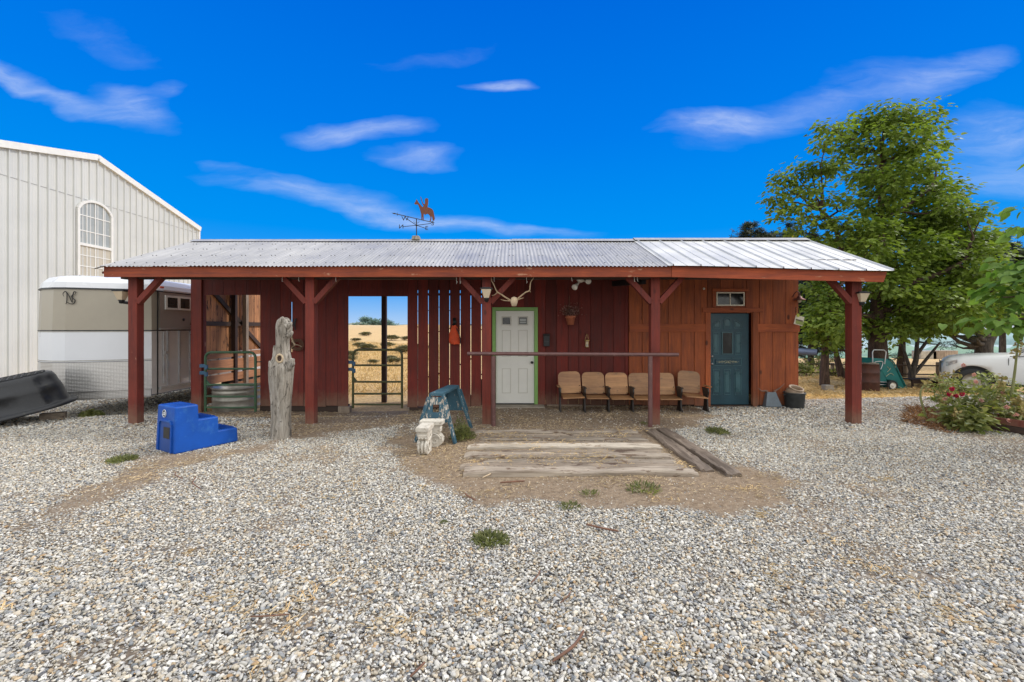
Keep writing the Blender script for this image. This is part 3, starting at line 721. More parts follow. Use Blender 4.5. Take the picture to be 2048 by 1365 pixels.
mb = MB(); mb.bb(-3.13, -3.02, 10.78, 10.89, -.3, 3.13, .5); mb.bb(-6.74, -6.64, 10.8, 10.9, -.3, 3.13); mb.bb(-.52, -.42, 10.78, 10.88, -.3, 3.13); mb.each('rear_post', M_darkz, barn, bevel=.005)
mb = MB(); mb.bb(-6.8, 6.0, 10.76, 10.88, 3.02, 3.13); mb.build('rear_beam', M_dark, barn)

# porch posts with braces
def post(x, z0=-.05, w_=.155, br=(-1, 1), yy=YP):
    mb = MB(); mb.bb(x - w_ / 2, x + w_ / 2, yy, yy + w_, gz(x, yy) - .15, 2.56); p = mb.build('porch_post', M_post, barn, bevel=.006)
    for s in br:
        mb = MB(); mb.bar((x + s * w_ * .45, yy + .05, 2.11), (x + s * .48, yy + .05, 2.56), .09, .10, (0, 1, 0)); mb.build('brace', M_post, barn, bevel=.004)
post(-6.58, br=(1,)); post(-3.51); post(-.44); post(2.49); post(5.98, w_=.17, br=(-1,))
mb = MB(); mb.bar((2.40, YP + .4, 2.52), (2.15, YW - .1, 2.60), .09, .11); mb.build('strut', M_black, barn)
# fascia: left run, then the right run that sags to the end
yf = 7.56
mb = MB(); mb.bb(-6.86, 2.68, yf, yf + .045, 2.525, 2.702); mb.build('fascia', M_fascia, barn, bevel=.004)
mb = MB(); mb.add([(2.685, yf - .004, 2.525), (6.24, yf - .004, 2.44), (6.30, yf - .004, 2.615), (2.685, yf - .004, 2.702), (2.685, yf + .045, 2.525), (6.24, yf + .045, 2.44), (6.30, yf + .045, 2.615), (2.685, yf + .045, 2.702)],
    [(0, 1, 2, 3), (7, 6, 5, 4), (0, 4, 5, 1), (3, 2, 6, 7), (1, 5, 6, 2), (0, 3, 7, 4)], .8); mb.build('fascia', M_fascia, barn)
mb = MB(); mb.bb(-6.8, 6.15, YP + .02, YP + .14, 2.40 + .12, 2.60); mb.build('porch_beam', M_dark, barn)
mb = MB()
x = -6.8
while x < 6.2:
    mb.bar((x, 7.62, 2.64), (x, YR - .02, 3.43), .045, .10, (1, 0, 0)); mb.bar((x, YR + .02, 3.43), (x, 10.95, 3.02), .045, .10, (1, 0, 0)); x += .61
for yy_ in (8.1, 8.7, 9.2): z = ZE + (yy_ - YE) * (ZR - ZE) / (YR - YE) - .05; mb.bb(-6.88, 6.2, yy_, yy_ + .09, z, z + .022)
mb.each('rafter', M_dark, barn)
mb = MB()
for x in (-6.86, 6.20): mb.bar((x, 7.60, 2.60 if x < 0 else 2.52), (x, YR, 3.44), .035, .13, (1, 0, 0)); mb.bar((x, YR, 3.44), (x, 10.98, 3.0), .035, .13, (1, 0, 0))
mb.each('barge_board', M_wall, barn)

# roof sheets
slope = (ZR - ZE) / (YR - YE)
def sag(x): return -.085 * ss((np.asarray(x) - 2.6) / 3.8)
def sheet(name, x0, x1, prof, mat, y0, y1, z0, z1, rows=4):
    """prof(x) = height of the sheet's ribs"""
    xs_, hs = prof; nx_ = len(xs_); vs = []
    for r in range(rows + 1):
        t = r / rows
        for x_, h_ in zip(xs_, hs):
            sx = x_
            y_ = y0 + (y1 - y0) * t; z_ = z0 + (z1 - z0) * t + h_ + float(sag(x_)) * (1 - t)
            vs.append((sx, y_, z_))
    fs = [(r * nx_ + i, r * nx_ + i + 1, (r + 1) * nx_ + i + 1, (r + 1) * nx_ + i) for r in range(rows) for i in range(nx_ - 1)]
    mb = MB(); mb.add(vs, fs, .5, smooth=(name == 'corrugated_roof')); return mb.build(name, mat, barn)
xa = np.arange(XL, 2.66, .068 / 8); pr = (xa, .009 * np.sin(xa / .068 * 2 * math.pi) + .004 * np.sin(xa * 2.1))
sheet('corrugated_roof', XL, 2.66, pr, M_corr, YE, YR, ZE, ZR); sheet('corrugated_roof', XL, 2.66, pr, M_corr, YR + .004, 11.02, ZR, ZR - .5)
xr_ = [2.60]; hr = [.014]
k = 0
while xr_[-1] < XR_ + .02:
    x0 = 2.67 + k * .229
    major = k % 2 == 0; hh = .030 if major else .011; ww = .010 if major else .006
    for dx, h_ in ((0, .014), (ww * .6, .014 + hh), (ww * 1.6, .014 + hh), (ww * 2.2, .014)): xr_.append(x0 + dx); hr.append(h_)
    k += 1
sheet('ribbed_roof', 2.6, XR_, (xr_, hr), M_rib, YE - .03, YR, ZE - .01, ZR + .004); sheet('ribbed_roof', 2.6, XR_, (xr_, hr), M_rib, YR + .004, 11.02, ZR, ZR - .5)
mb = MB()
for a, c_, dz in ((XL + .02, .0, .022), (.0, 2.62, .030), (2.62, 6.36, .052)):
    mb.add([(a, YR - .16, ZR - .16 * slope + dz), (c_, YR - .16, ZR - .16 * slope + dz), (c_, YR, ZR + .012 + dz), (a, YR, ZR + .012 + dz), (c_, YR + .16, ZR - .06 + dz), (a, YR + .16, ZR - .06 + dz)], [(0, 1, 2, 3), (3, 2, 4, 5)], .5)
mb.build('ridge_cap', M_corr, barn)
mb = MB()
for t in (.08, .33, .58, .80):
    y_ = YE + (YR - YE) * t; x = XL + .12
    kk = 0
    while x < 2.6:
        z_ = ZE + (ZR - ZE) * t + .012; mb.lathe([(.010, 0), (.010, .008), (.0, .011)], (x, y_, z_), 6)
        kk += 1; x += .068 * ([4, 3, 1][kk % 3] if t > .1 else [2, 3][kk % 2])
tag(mb.build('roof_screws', M_screw, barn), kind='stuff')
# eave flashing corner curled out at the left tip
mb = MB(); mb.add([(-6.95, YE - .02, 2.66), (-6.80, YE - .02, 2.70), (-6.74, YE + .1, 2.745), (-7.0, YE + .05, 2.655)], [(0, 1, 2, 3)], .5); mb.build('bent_flashing', M_corr, barn, solid=.004)

# white panelled door with lime frame
def panel_ring(mb, x0, x1, y, z0, z1, t=.012, d=.006):
    """raised moulding ring lying on a door leaf"""
    mb.bb(x0, x1, y - d, y, z1 - t, z1); mb.bb(x0, x1, y - d, y, z0, z0 + t); mb.bb(x0, x0 + t, y - d, y, z0 + t, z1 - t); mb.bb(x1 - t, x1, y - d, y, z0 + t, z1 - t)
yd = YW + .03
mb = MB(); mb.bb(-.345, .475, yd, yd + .04, .055, 2.03, .5)
door = mb.build('white_door', M_white, barn, bevel=.003); door.name = 'door'
mb = MB()
for xa_, xb_ in ((-.225, -.015), (.145 - .02, .345)):
    for za, zb in ((1.72, 1.915),): panel_ring(mb, xa_, xb_, yd - .001, za, zb, .022, .012)
    panel_ring(mb, xa_ + .01, xb_ - .01, yd - .001, 1.05, 1.62, .012, .007); panel_ring(mb, xa_ + .01, xb_ - .01, yd - .001, .27, .80, .012, .007)
mb.build('panel_moulding', M_doorm, door, bevel=.002)
mb = MB(); mb.bb(-.20, -.04, yd - .006, yd - .001, 1.745, 1.89); mb.bb(.152, .318, yd - .006, yd - .001, 1.745, 1.89); mb.each('glass_light', M_glass, door)
mb = MB(); mb.bb(.17, .30, yd - .008, yd - .0065, 1.765, 1.80); mb.bb(.17, .30, yd - .008, yd - .0065, 1.81, 1.865); mb.build('paper_note', M_pane, door)
mb = MB(); mb.lathe([(0, 0), (.022, .004), (.022, .02), (.030, .035), (.028, .06), (0, .068)], (.425, yd - .001, .93), 14, Euler((R(90), 0, 0)).to_matrix()); mb.build('knob', M_black, door)
mb = MB(); mb.bb(-.42, -.348, YW - .02, YW + .07, .04, 2.10); mb.bb(.478, .55, YW - .02, YW + .07, .04, 2.10); mb.bb(-.42, .55, YW - .021, YW + .069, 2.034, 2.105); mb.build('door_frame', M_green, barn, bevel=.003)
mb = MB(); mb.bb(-.345, .475, YW - .01, YW + .06, .036, .052); mb.build('threshold', M_black, barn)
# teal door
yt = YWr + .07
mb = MB(); mb.bb(4.235, 5.06, yt, yt + .04, .03, 1.975, .5); td = mb.build('door', M_teal, barn, bevel=.003)
mb = MB()
def pan(x0, x1, z0, z1, sh=0):
    poly = [(x0, z0), (x1, z0), (x1, z1), (x0, z1)]
    if sh == 1: poly = [(x0, z0), (x1, z0), (x1, z1), (x1 - .03, z1), (x0, z1 - .09)]
    if sh == 2: poly = [(x0, z0), (x1, z0), (x1, z1 - .04), ((x0 + x1) / 2 + .03, z1), ((x0 + x1) / 2 - .03, z1), (x0, z1 - .04)]
    if sh == 3: poly = [(x0, z0), (x1, z0), (x1, z1 - .09), (x0 + .03, z1), (x0, z1)]
    n = len(poly); cx_ = sum(p[0] for p in poly) / n; cz_ = sum(p[1] for p in poly) / n
    pts = [Vector((p[0], yt - .003, p[1])) for p in poly]
    for i in range(n): mb.bar(pts[i], pts[(i + 1) % n], .014, .012, (0, 1, 0))
    inner = [(cx_ + (p[0] - cx_) * .72, cz_ + (p[1] - cz_) * (.82 if z1 - z0 > .3 else .6)) for p in poly]
    mb.prism(inner, .012, c=(0, yt - .010, 0))
for x0, x1 in ((4.30, 4.44), (4.535, 4.665), (4.76, 4.90)): pan(x0, x1, .24, .78)
pan(4.30, 4.90, .86, 1.015)
pan(4.30, 4.41, 1.10, 1.57); pan(4.77, 4.89, 1.10, 1.57)
pan(4.30, 4.45, 1.66, 1.83, 1); pan(4.53, 4.67, 1.66, 1.88, 2); pan(4.75, 4.90, 1.66, 1.83, 3)
panel_ring(mb, 4.48, 4.72, yt - .001, 1.10, 1.58, .02, .014); mb.build('panel_moulding', M_teal2, td, bevel=.002)
mb = MB(); mb.bb(4.50, 4.70, yt - .006, yt - .001, 1.12, 1.56); mb.each('glass_light', M_glass, td)
mb = MB()
for s in (-1, 1):
    for cx_, r_ in ((.05, .028), (.12, .022), (.175, .016)):
        pts = [(4.60 + s * (cx_ + r_ * math.cos(a) * (1 + .2 * a / 5)), yt - .0245, .94 + r_ * math.sin(a) * (1 if cx_ != .12 else -1) * .9) for a in np.linspace(.3, 5.4, 14)]
        mb.tube(pts, .0035, 5)
    mb.tube([(4.60 + s * .02, yt - .0245, .925), (4.60 + s * .1, yt - .0245, .955), (4.60 + s * .2, yt - .0245, .935), (4.60 + s * .24, yt - .0245, .95)], .003, 5)
mb.tube([(4.60 + .02 * math.cos(a), yt - .0245, .94 + .02 * math.sin(a)) for a in np.linspace(0, 6.28, 12)], .004, 5)
mb.build('scroll_ornament', M_gold, td)
mb = MB(); mb.box((4.60, yt - .016, .9375), (.5, .014, .10)); mb.build('ornament_panel', M_teal, td)
for z in (.90, 1.06):
    mb = MB(); mb.lathe([(0, 0), (.026, .003), (.026, .012), (.018, .02), (.024, .045), (0, .055)], (4.262, yt - .001, z), 12, Euler((R(90), 0, 0)).to_matrix()); mb.build('knob', M_alupipe, td)
# transom window
mb = MB(); yw = YWr - .012
mb.bb(4.335, 4.935, yw, yw + .03, 2.135, 2.16); mb.bb(4.335, 4.935, yw, yw + .03, 2.40, 2.425); mb.bb(4.335, 4.36, yw, yw + .03, 2.16, 2.40); mb.bb(4.91, 4.935, yw, yw + .03, 2.16, 2.40); mb.bb(4.62, 4.638, yw + .002, yw + .028, 2.16, 2.40)
wf = mb.build('window', M_frame, barn, bevel=.002)
mb = MB(); mb.bb(4.36, 4.91, yw + .018, yw + .024, 2.16, 2.40); mb.build('pane', M_glass, wf)
for px, py in ((1392, 557), (1407, 578)):
    p = P(px, py, YWr); mb = MB(); mb.lathe([(0, 0), (.018, .004), (.026, .02), (.020, .038), (0, .046)], (p.x, YWr, p.z), 12, Euler((R(90), 0, 0)).to_matrix()); mb.build('wall_knob', M_lampwhite, barn)
p = P(500, 585, 10)
# string-light clips under the beam
for px in (565, 598, 672, 913, 920, 988, 1053, 1143, 1268, 1274):
    x = (px - CX) / F * 7.75; mb = MB(); mb.tube([(x, 7.74, 2.55), (x + .004, 7.73, 2.49 - .07 * random.random()), (x + .016, 7.735, 2.47)], .005, 5); mb.build('hook', M_lampwhite, barn)

# ================================================================== METAL BUILDING (left)
XB = -16.0
mbld = thing('metal_building', (XB, 17.6, 0), 'large cream ribbed steel building with arched window', 'building')
ya, yb, yrid = 11.2, 22.9, 17.3; zr, ze = 8.20, 6.72
def zt(y): return zr - abs(y - yrid) / (yb - yrid) * (zr - ze) * (1 if y > yrid else 1.0)
wy0, wy1, wz0, wzs, wzt = 16.36 , 18.34, 3.4, 5.2, 6.15   # window
wy0 = XB * F / (153 - CX) ; wy1 = XB * F / (220 - CX)
def zwin(py, y): return H + (HY - py) / F * y
mb = MB(); y = ya
ribs = []
while y < yb - .01:
    ribs += [(y, 0), (y + .018, -.05), (y + .055, -.05), (y + .075, 0), (y + .15, 0), (y + .158, -.006), (y + .176, -.006), (y + .184, 0), (y + .235, 0), (y + .243, -.006), (y + .261, -.006), (y + .269, 0)]; y += .305
ribs = [(a, b_) for a, b_ in ribs if a < yb] + [(yb, 0)]
vs = []
for a, b_ in ribs: vs += [(XB - b_, a, -.6), (XB - b_, a, zt(a))]
fs = [(2 * i, 2 * i + 2, 2 * i + 3, 2 * i + 1) for i in range(len(ribs) - 1)]
mb.add(vs, fs, .5); mb.build('wall', M_cream, mbld)
mb = MB(); mb.bar((XB + .05, ya, ze), (XB + .05, yrid, zr), .22, .14, (1, 0, 0)); mb.bar((XB + .05, yrid, zr), (XB + .05, yb + .1, ze - .03), .22, .14, (1, 0, 0)); mb.bb(XB - .05, XB + .06, yb + .003, yb + .12, -.6, ze - .1)
mb.build('rake_trim', M_creamtrim, mbld)
mb = MB(); mb.add([(XB, yrid, zr), (XB, yb, ze), (XB - 18, yb, ze), (XB - 18, yrid, zr), (XB, ya, ze), (XB - 18, ya, ze)], [(0, 1, 2, 3), (0, 3, 5, 4)], .5)
mb.add([(XB - .02, yb, ze), (XB - 18, yb, ze), (XB - 18, yb, -.6), (XB - .02, yb, -.6), (XB - .02, ya, ze), (XB - 18, ya, ze), (XB - 18, ya, -.6), (XB - .02, ya, -.6)], [(0, 1, 2, 3), (4, 5, 6, 7), (1, 5, 6, 2)], .5); mb.build('roof', M_cream, mbld)
mb = MB()
for zz in (4.4, 2.9, 6.38, 1.2):
    for i in range(42):
        y_ = ya + .305 * i + .037
        if zz < zt(y_) - .2: mb.box((XB + .037, y_, zz), (.012, .016, .016))
tag(mb.build('wall_screws', M_screw, mbld), kind='stuff')
mb = MB(); mb.bb(XB + .001, XB + .010, ya, yb, 6.46, 6.475) ; mb.build('panel_lap', M_galv, mbld)
# arched window
zb_, zm_, zs_ = 3.25, 4.78, 6.30
zb_ = zwin(553, wy0); zm_ = zwin(487, wy0); zsh = zwin(425, wy0); ztop = zwin(408, wy0 + .7)
yc = (wy0 + wy1) / 2; hw = (wy1 - wy0) / 2
def archz(y_): t = (y_ - yc) / hw; return zsh + (ztop + .05 - zsh) * math.sqrt(max(0, 1 - t * t * .92))
mb = MB(); xo = XB + .06; fr = [(xo, wy0, zb_)] + [(xo, yc + hw * t, archz(yc + hw * t)) for t in np.linspace(-1, 1, 17)] + [(xo, wy1, zb_)]
for a, b_ in zip(fr, fr[1:] + fr[:1]): mb.bar(a, b_, .09, .08, (1, 0, 0))
mb.bar((xo, wy0, zm_), (xo, wy1, zm_), .10, .07, (1, 0, 0)); wn = mb.build('window', M_creamtrim, mbld)
mb = MB(); xo2 = XB + .045; ys_ = np.linspace(-1, 1, 17)
mb.add([(xo2, yc + hw * t, zm_) for t in ys_] + [(xo2, yc + hw * t, archz(yc + hw * t)) for t in ys_], [(i, i + 1, 18 + i, 17 + i) for i in range(16)], .5); mb.build('pane', M_pane, wn)
mb = MB(); mb.add([(xo2, wy0, zb_), (xo2, wy1, zb_), (xo2, wy1, zm_), (xo2, wy0, zm_)], [(0, 1, 2, 3)], .5); mb.build('blind', M_blind, wn)
mb = MB()
for t in (-.5, 0, .5): y_ = yc + hw * t; mb.bb(XB + .05, XB + .062, y_ - .018, y_ + .018, zb_, archz(y_))
for z in (zb_ + (zm_ - zb_) / 3, zb_ + (zm_ - zb_) * 2 / 3, zm_ + (zsh - zm_) * .45, zm_ + (zsh - zm_) * .95): mb.bb(XB + .051, XB + .061, wy0, wy1, z - .018, z + .018)
mb.build('muntins', M_creamtrim, wn)

# ================================================================== HORSE TRAILER
tr = thing('horse_trailer', (-8.2, 11, 0), 'taupe and white horse trailer with diamond plate nose', 'trailer')
def outline(o=0.):
    # plan of the nose and right side, offset o inward
    pts = [(-9.62, 14.6), (-9.62, 9.35), (-9.50, 9.02), (-9.22, 8.80), (-8.85, 8.66), (-8.60, 8.66), (-8.0, 8.90), (-7.55, 9.10), (-7.40, 9.24), (-7.38, 9.45), (-7.38, 14.6)]
    cx_, cy_ = -8.5, 11.8
    return [(cx_ + (x - cx_) * (1 - o / 1.1), cy_ + (y - cy_) * (1 - o / 2.9)) for x, y in pts]
def band(mb, z0, z1, o0=0., o1=0., idx=None):
    a = outline(o0); b_ = outline(o1); n = len(a); rg = range(n - 1) if idx is None else idx
    for i in rg: mb.add([(*a[i], z0), (*a[i + 1], z0), (*b_[i + 1], z1), (*b_[i], z1)], [(0, 1, 2, 3)], .5)
nose = list(range(0, 8)); side = [8, 9]
mb = MB(); band(mb, 1.62, 2.44, 0, .02); mb.build('upper_body', M_taupe, tr)
mb = MB(); band(mb, 1.00, 1.61, 0, 0, nose); mb.build('white_band', M_twhite, tr)
mb = MB(); band(mb, .42, 1.0, 0, 0, nose); band(mb, .26, .42, .03, .03, nose); mb.build('diamond_plate', M_diamond, tr)
mb = MB(); band(mb, .30, 1.61, .0, .0, side); mb.build('side_panel', M_alu, tr)
mb = MB(); band(mb, 1.605, 1.625, -.006, -.006); band(mb, .995, 1.005, -.004, -.004, nose); band(mb, 2.42, 2.45, -.006, .005); mb.build('trim_strip', M_black, tr)
mb = MB(); a = [outline(.012), outline(.03), outline(.10), outline(.22)]; zz = [2.45, 2.56, 2.66, 2.70]
for k in range(3):
    for i in range(len(a[0]) - 1): mb.add([(*a[k][i], zz[k]), (*a[k][i + 1], zz[k]), (*a[k + 1][i + 1], zz[k + 1]), (*a[k + 1][i], zz[k + 1])], [(0, 1, 2, 3)], .5, True)
mb.add([(*p_, 2.70) for p_ in outline(.22)], [tuple(range(11))], .5); mb.build('roof', M_twhite, tr)
mb = MB(); mb.add([(*p_, .28) for p_ in outline(.02)], [tuple(range(11))], .5); mb.build('floor', M_black, tr)
# seams, side posts, windows
mb = MB(); mb.bb(-7.385, -7.372, 9.36, 9.38, .27, 2.45); mb.build('corner_seam', M_black, tr)
mb = MB()
for y_ in (9.62, 9.95, 10.28, 10.63, 10.98, 11.3, 12, 12.7): mb.bb(-7.379, -7.35, y_, y_ + .035, .45, 1.60)
mb.bb(-7.379, -7.33, 9.4, 14.5, .38, .43); mb.bb(-7.379, -7.345, 9.4, 14.5, 1.63, 1.665); mb.bb(-7.379, -7.355, 9.5, 14.5, 2.44, 2.47); mb.each('side_rib', M_alupipe, tr)
mb = MB(); mb.bb(-7.379, -7.372, 9.42, 14.5, 1.67, 2.42); mb.build('side_upper', M_taupe2, tr)
mb = MB(); mb.bb(-7.371, -7.345, 9.55, 11.7, 2.06, 2.36); sw = mb.build('side_window', M_creamtrim, tr)
for i, y_ in enumerate((9.60, 9.97, 10.34, 10.71, 11.08)):
    mb = MB(); mb.bb(-7.344, -7.34, y_, y_ + .28, 2.10, 2.32); mb.build('pane', M_glass, sw)
mb = MB()
for z in (1.50, 1.62, 1.74): mb.bb(-7.36, -7.22, 10.28, 10.50, z, z + .022)
for y_ in (10.30, 10.42): mb.bb(-7.30, -7.285, y_, y_ + .015, 1.36, 1.76)
mb.build('ladder_rack', [M_copper], tr)
for y_ in (12.2, 13.1):
    mb = MB(); Mx = Euler((0, R(90), 0)).to_matrix(); mb.lathe([(.15, -.1), (.36, -.1), (.38, -.06), (.38, .06), (.36, .1), (.15, .1)], (-7.55, y_, gz(-7.5, y_) + .37), 22, Mx); wl = mb.build('wheel', M_rubber, tr)
    mb = MB(); mb.lathe([(0, .06), (.14, .07), (.2, .04), (.22, .095)], (-7.55, y_, gz(-7.5, y_) + .37), 22, Mx); mb.build('rim', M_galv, wl)
for px, py in ((262, 566), (140, 563), (330, 574)):
    pass
for y_ in (9.46, 10.9, 12.4):
    mb = MB(); mb.box((-7.36, y_, 2.52), (.03, .09, .04)); mb.build('marker_light', M_orange, tr, bevel=.008)
mb = MB(); mb.bb(-7.372, -7.345, 9.5, 9.53, .5, 1.58); mb.bb(-7.372, -7.335, 9.52, 9.60, 1.12, 1.18); mb.each('door_latch', M_alupipe, tr)
mb = MB(); mb.lathe([(0, .02), (.03, .015), (.035, 0)], (-7.372, 10.1, 1.85), 10, Euler((0, R(90), 0)).to_matrix()); mb.build('side_fitting', M_black, tr)
mb = MB(); band(mb, 1.02, 1.035, -.003, -.003, nose); band(mb, 1.585, 1.60, -.003, -.003, nose); mb.build('band_edging', M_galv, tr)
# scroll lettering on the nose
def nose_pt(px, py):
    # intersection with the plane of the nose panel between (-8.60,8.66) and (-8.0,8.90), slightly proud
    u = (px - CX) / F; nx_, ny_ = .24, -.60; k = nx_ * -8.60 + ny_ * 8.66 + .012 * math.hypot(nx_, ny_) * 1
    d = k / (nx_ * u + ny_); return Vector((u * d, d, H + (HY - py) / F * d))
def stroke(mb, pts, r0=.006):
    pts = [Vector(p_) for p_ in pts]; out = []
    for i in range(len(pts) - 1):
        a = pts[max(i - 1, 0)]; b_ = pts[i]; c_ = pts[i + 1]; d_ = pts[min(i + 2, len(pts) - 1)]
        for k in range(5):
            t = k / 5; out.append(.5 * ((2 * b_) + (c_ - a) * t + (2 * a - 5 * b_ + 4 * c_ - d_) * t * t + (3 * b_ - a - 3 * c_ + d_) * t ** 3))
    out.append(pts[-1]); n = len(out)
    mb.tube(out, [r0 * (.35 + .9 * math.sin(math.pi * i / (n - 1))) for i in range(n)], 6)
for nm, st in (('letter_n', [[(128, 594), (126, 588), (131, 583), (134, 590), (133, 606), (130, 608)], [(133, 584), (138, 592), (143, 603), (145, 606)], [(145, 606), (145, 594), (148, 584), (152, 585), (150, 589)]]),
               ('letter_s', [[(151, 591), (147, 589), (143, 593), (146, 597), (150, 601), (148, 607), (140, 608), (133, 603), (136, 600)]])):
    mb = MB()
    for s_ in st: stroke(mb, [nose_pt(x_ + 0, y_) for x_, y_ in s_], .0065)
    mb.build(nm, M_black, tr)
# ================================================================== WEATHER VANE
def bez(pts, n=6):
    pts = [Vector(p_) for p_ in pts]; out = []
    for i in range(len(pts) - 1):
        a = pts[max(i - 1, 0)]; b_ = pts[i]; c_ = pts[i + 1]; d_ = pts[min(i + 2, len(pts) - 1)]
        for k in range(n):
            t = k / n; out.append(.5 * ((2 * b_) + (c_ - a) * t + (2 * a - 5 * b_ + 4 * c_ - d_) * t * t + (3 * b_ - a - 3 * c_ + d_) * t ** 3))
    return out + [pts[-1]]
vb = Vector((-2.065, 9.73, 3.57)); vane = thing('weather_vane', vb, 'black weather vane with rusty horse and rider on the barn ridge', 'weather vane')
mb = MB(); mb.box((vb.x, vb.y - .02, 3.60), (.17, .20, .09), taper=.8); mb.build('base_block', M_drift, vane, bevel=.01)
mb = MB(); mb.tube([(vb.x, vb.y, 3.6), (vb.x, vb.y, 4.03)], .011, 8); mb.lathe([(0, -.025), (.022, -.01), (.022, .01), (0, .025)], (vb.x, vb.y, 3.885), 10); mb.lathe([(0, -.02), (.016, 0), (0, .02)], (vb.x, vb.y, 3.96), 10); mb.build('pole', M_black, vane)
tip = Vector((-2.46, 9.26, 4.03)); tail = Vector((-1.75, 10.12, 4.03)); dv = (tail - tip).normalized()
mb = MB(); mb.tube([tip + dv * .06, tail], .009, 6); mb.tube([tip - dv * .02, tip + dv * .05, tip + dv * .10], [.001, .028, .006], 8, flat=.5)
for s in (-1, 1): mb.bar(tip + dv * .12, tip + dv * .12 + Vector((0, 0, s * .03)), .006, .01)
mb.build('arrow', M_black, vane)
ends = {'N': (-2.40, 9.87), 'S': (-1.72, 9.56), 'W': (-2.14, 9.14), 'E': (-1.93, 10.02)}
mb = MB(); c0 = Vector((vb.x, vb.y, 3.885))
for k_, (x_, y_) in ends.items(): mb.tube([c0, Vector((x_, y_, 3.885))], .007, 6)
mb.tube(bez([(vb.x - .05, vb.y, 3.99), (vb.x - .055, vb.y, 3.95), (vb.x - .01, vb.y, 3.93)]), .004, 5); mb.tube(bez([(vb.x + .05, vb.y, 3.99), (vb.x + .055, vb.y, 3.95), (vb.x + .01, vb.y, 3.93)]), .004, 5)
mb.build('direction_arms', M_black, vane)
for k_, (x_, y_) in ends.items():
    vs_, fs_ = text_mesh(k_, .125, .006); mb = MB()
    flip = -1 if k_ == 'N' else 1
    o_ = Vector((x_ - (.03 if x_ < vb.x else -.03), y_, 3.885))
    mb.add([(o_.x + v.x * flip * 1.15, o_.y - v.z, o_.z + v.y) for v in vs_], fs_, .5); mb.build('letter', M_black, vane)
HP = [(670, 370), (700, 388), (740, 382), (770, 450), (790, 520), (805, 570), (808, 675), (825, 680), (828, 640), (838, 600), (835, 690), (852, 690), (850, 600), (852, 560), (885, 590), (900, 572), (940, 570), (970, 600), (985, 640), (975, 690), (966, 715), (985, 715), (1000, 670), (1005, 600), (1020, 640), (1030, 700), (1055, 700), (1068, 660), (1055, 590), (1040, 510), (1010, 470), (960, 445), (925, 440), (935, 380), (940, 300), (930, 265), (895, 262), (878, 285), (878, 340), (875, 380), (852, 375), (830, 340), (815, 290), (795, 230), (788, 236), (806, 300), (820, 350), (835, 390), (850, 402), (840, 430), (820, 430), (780, 380), (745, 340), (725, 300), (710, 285), (700, 320), (680, 350)]
nrm_ = Vector((dv.y, -dv.x, 0)); kk = nrm_.dot(tip); vs = []
for off in (0, .008):
    for zx, zy in HP:
        u = (760 + zx / 9.75 - CX) / F; v_ = (HY - 370 - zy / 9.75) / F; d_ = (kk) / (nrm_.x * u + nrm_.y); vs.append(Vector((u * d_, d_, H + v_ * d_)) + nrm_ * (off - .004))
n = len(HP); mb = MB(); mb.add(vs, [tuple(range(n)), tuple(range(2 * n - 1, n - 1, -1))] + [(i, i + n, (i + 1) % n + n, (i + 1) % n) for i in range(n)], .5); mb.build('horse_and_rider', M_rust, vane)

# ================================================================== LAMPS AND THINGS ON THE BARN
def post_lamp(px, py, d, label, side):
    p = P(px, py, d); t = thing('porch_lamp', p, label, 'lamp', 'lamps on the porch posts')
    c = p + Vector((0, 0, 0))
    mb = MB(); mb.box(c + Vector((0, 0, .085)), (.21, .17, .022)); mb.box(c + Vector((0, 0, .103)), (.13, .11, .014)); mb.build('solar_cap', M_black, t, bevel=.004)
    mb = MB(); mb.lathe([(.115, .072), (.055, -.075), (.0, -.078)], c, 4, Euler((0, 0, R(45))).to_matrix(), smooth=False); mb.build('lens', M_lampw, t)
    mb = MB(); mb.lathe([(0, -.14), (.035, -.13), (.04, -.09), (.055, -.072), (0, -.07)], c, 12); mb.tube([c + Vector((0, 0, -.11)), c + Vector((side * .05, .05, -.12)), c + Vector((side * .09, .075, -.12))], .025, 8); mb.build('bracket', M_black, t)
post_lamp(243, 592, 7.85, 'black capped solar lamp on the leftmost porch post beside the trailer', 1)
post_lamp(973, 588, 7.62, 'black capped solar lamp on the porch post by the white door', 0)
post_lamp(1723, 596, 7.80, 'black capped solar lamp on the right end porch post', -1)

# antlers/branch horns hung over the white door
t = thing('mounted_horns', P(1028, 600, 7.7), 'weathered skull with long branching antlers hung above the white door', 'antlers')
def z2(zx, zy, d=7.7): return P(900 + zx / 3.9, 530 + zy / 3.9, d)
mb = MB(); mb.lathe([(0, -.10), (.035, -.095), (.05, -.05), (.06, .0), (.045, .05), (0, .07)], z2(500, 280), 12, sx=1.1, sy=.7); mb.build('skull', M_bone, t)
mb = MB()
mb.tube(bez([z2(490, 285), z2(450, 265), z2(400, 232), z2(372, 215), z2(355, 190), z2(340, 150), z2(325, 125), z2(322, 95)]), [.016 - .010 * i / 42 for i in range(43)], 7)
mb.tube(bez([z2(470, 282), z2(430, 280), z2(395, 270)]), [.012 - .008 * i / 12 for i in range(13)], 6); mb.tube(bez([z2(372, 215), z2(345, 235), z2(325, 240)]), [.011 - .006 * i / 12 for i in range(13)], 6)
mb.build('antler', M_antler, t)
mb = MB()
mb.tube(bez([z2(515, 280), z2(545, 250), z2(590, 215), z2(620, 200), z2(625, 160), z2(632, 130), z2(648, 110), z2(655, 85)]), [.016 - .010 * i / 42 for i in range(43)], 7)
mb.tube(bez([z2(520, 275), z2(550, 265), z2(575, 258)]), [.012 - .008 * i / 12 for i in range(13)], 6); mb.tube(bez([z2(615, 200), z2(630, 215)]), [.010 - .006 * i / 6 for i in range(7)], 6)
mb.build('antler', M_antler, t)

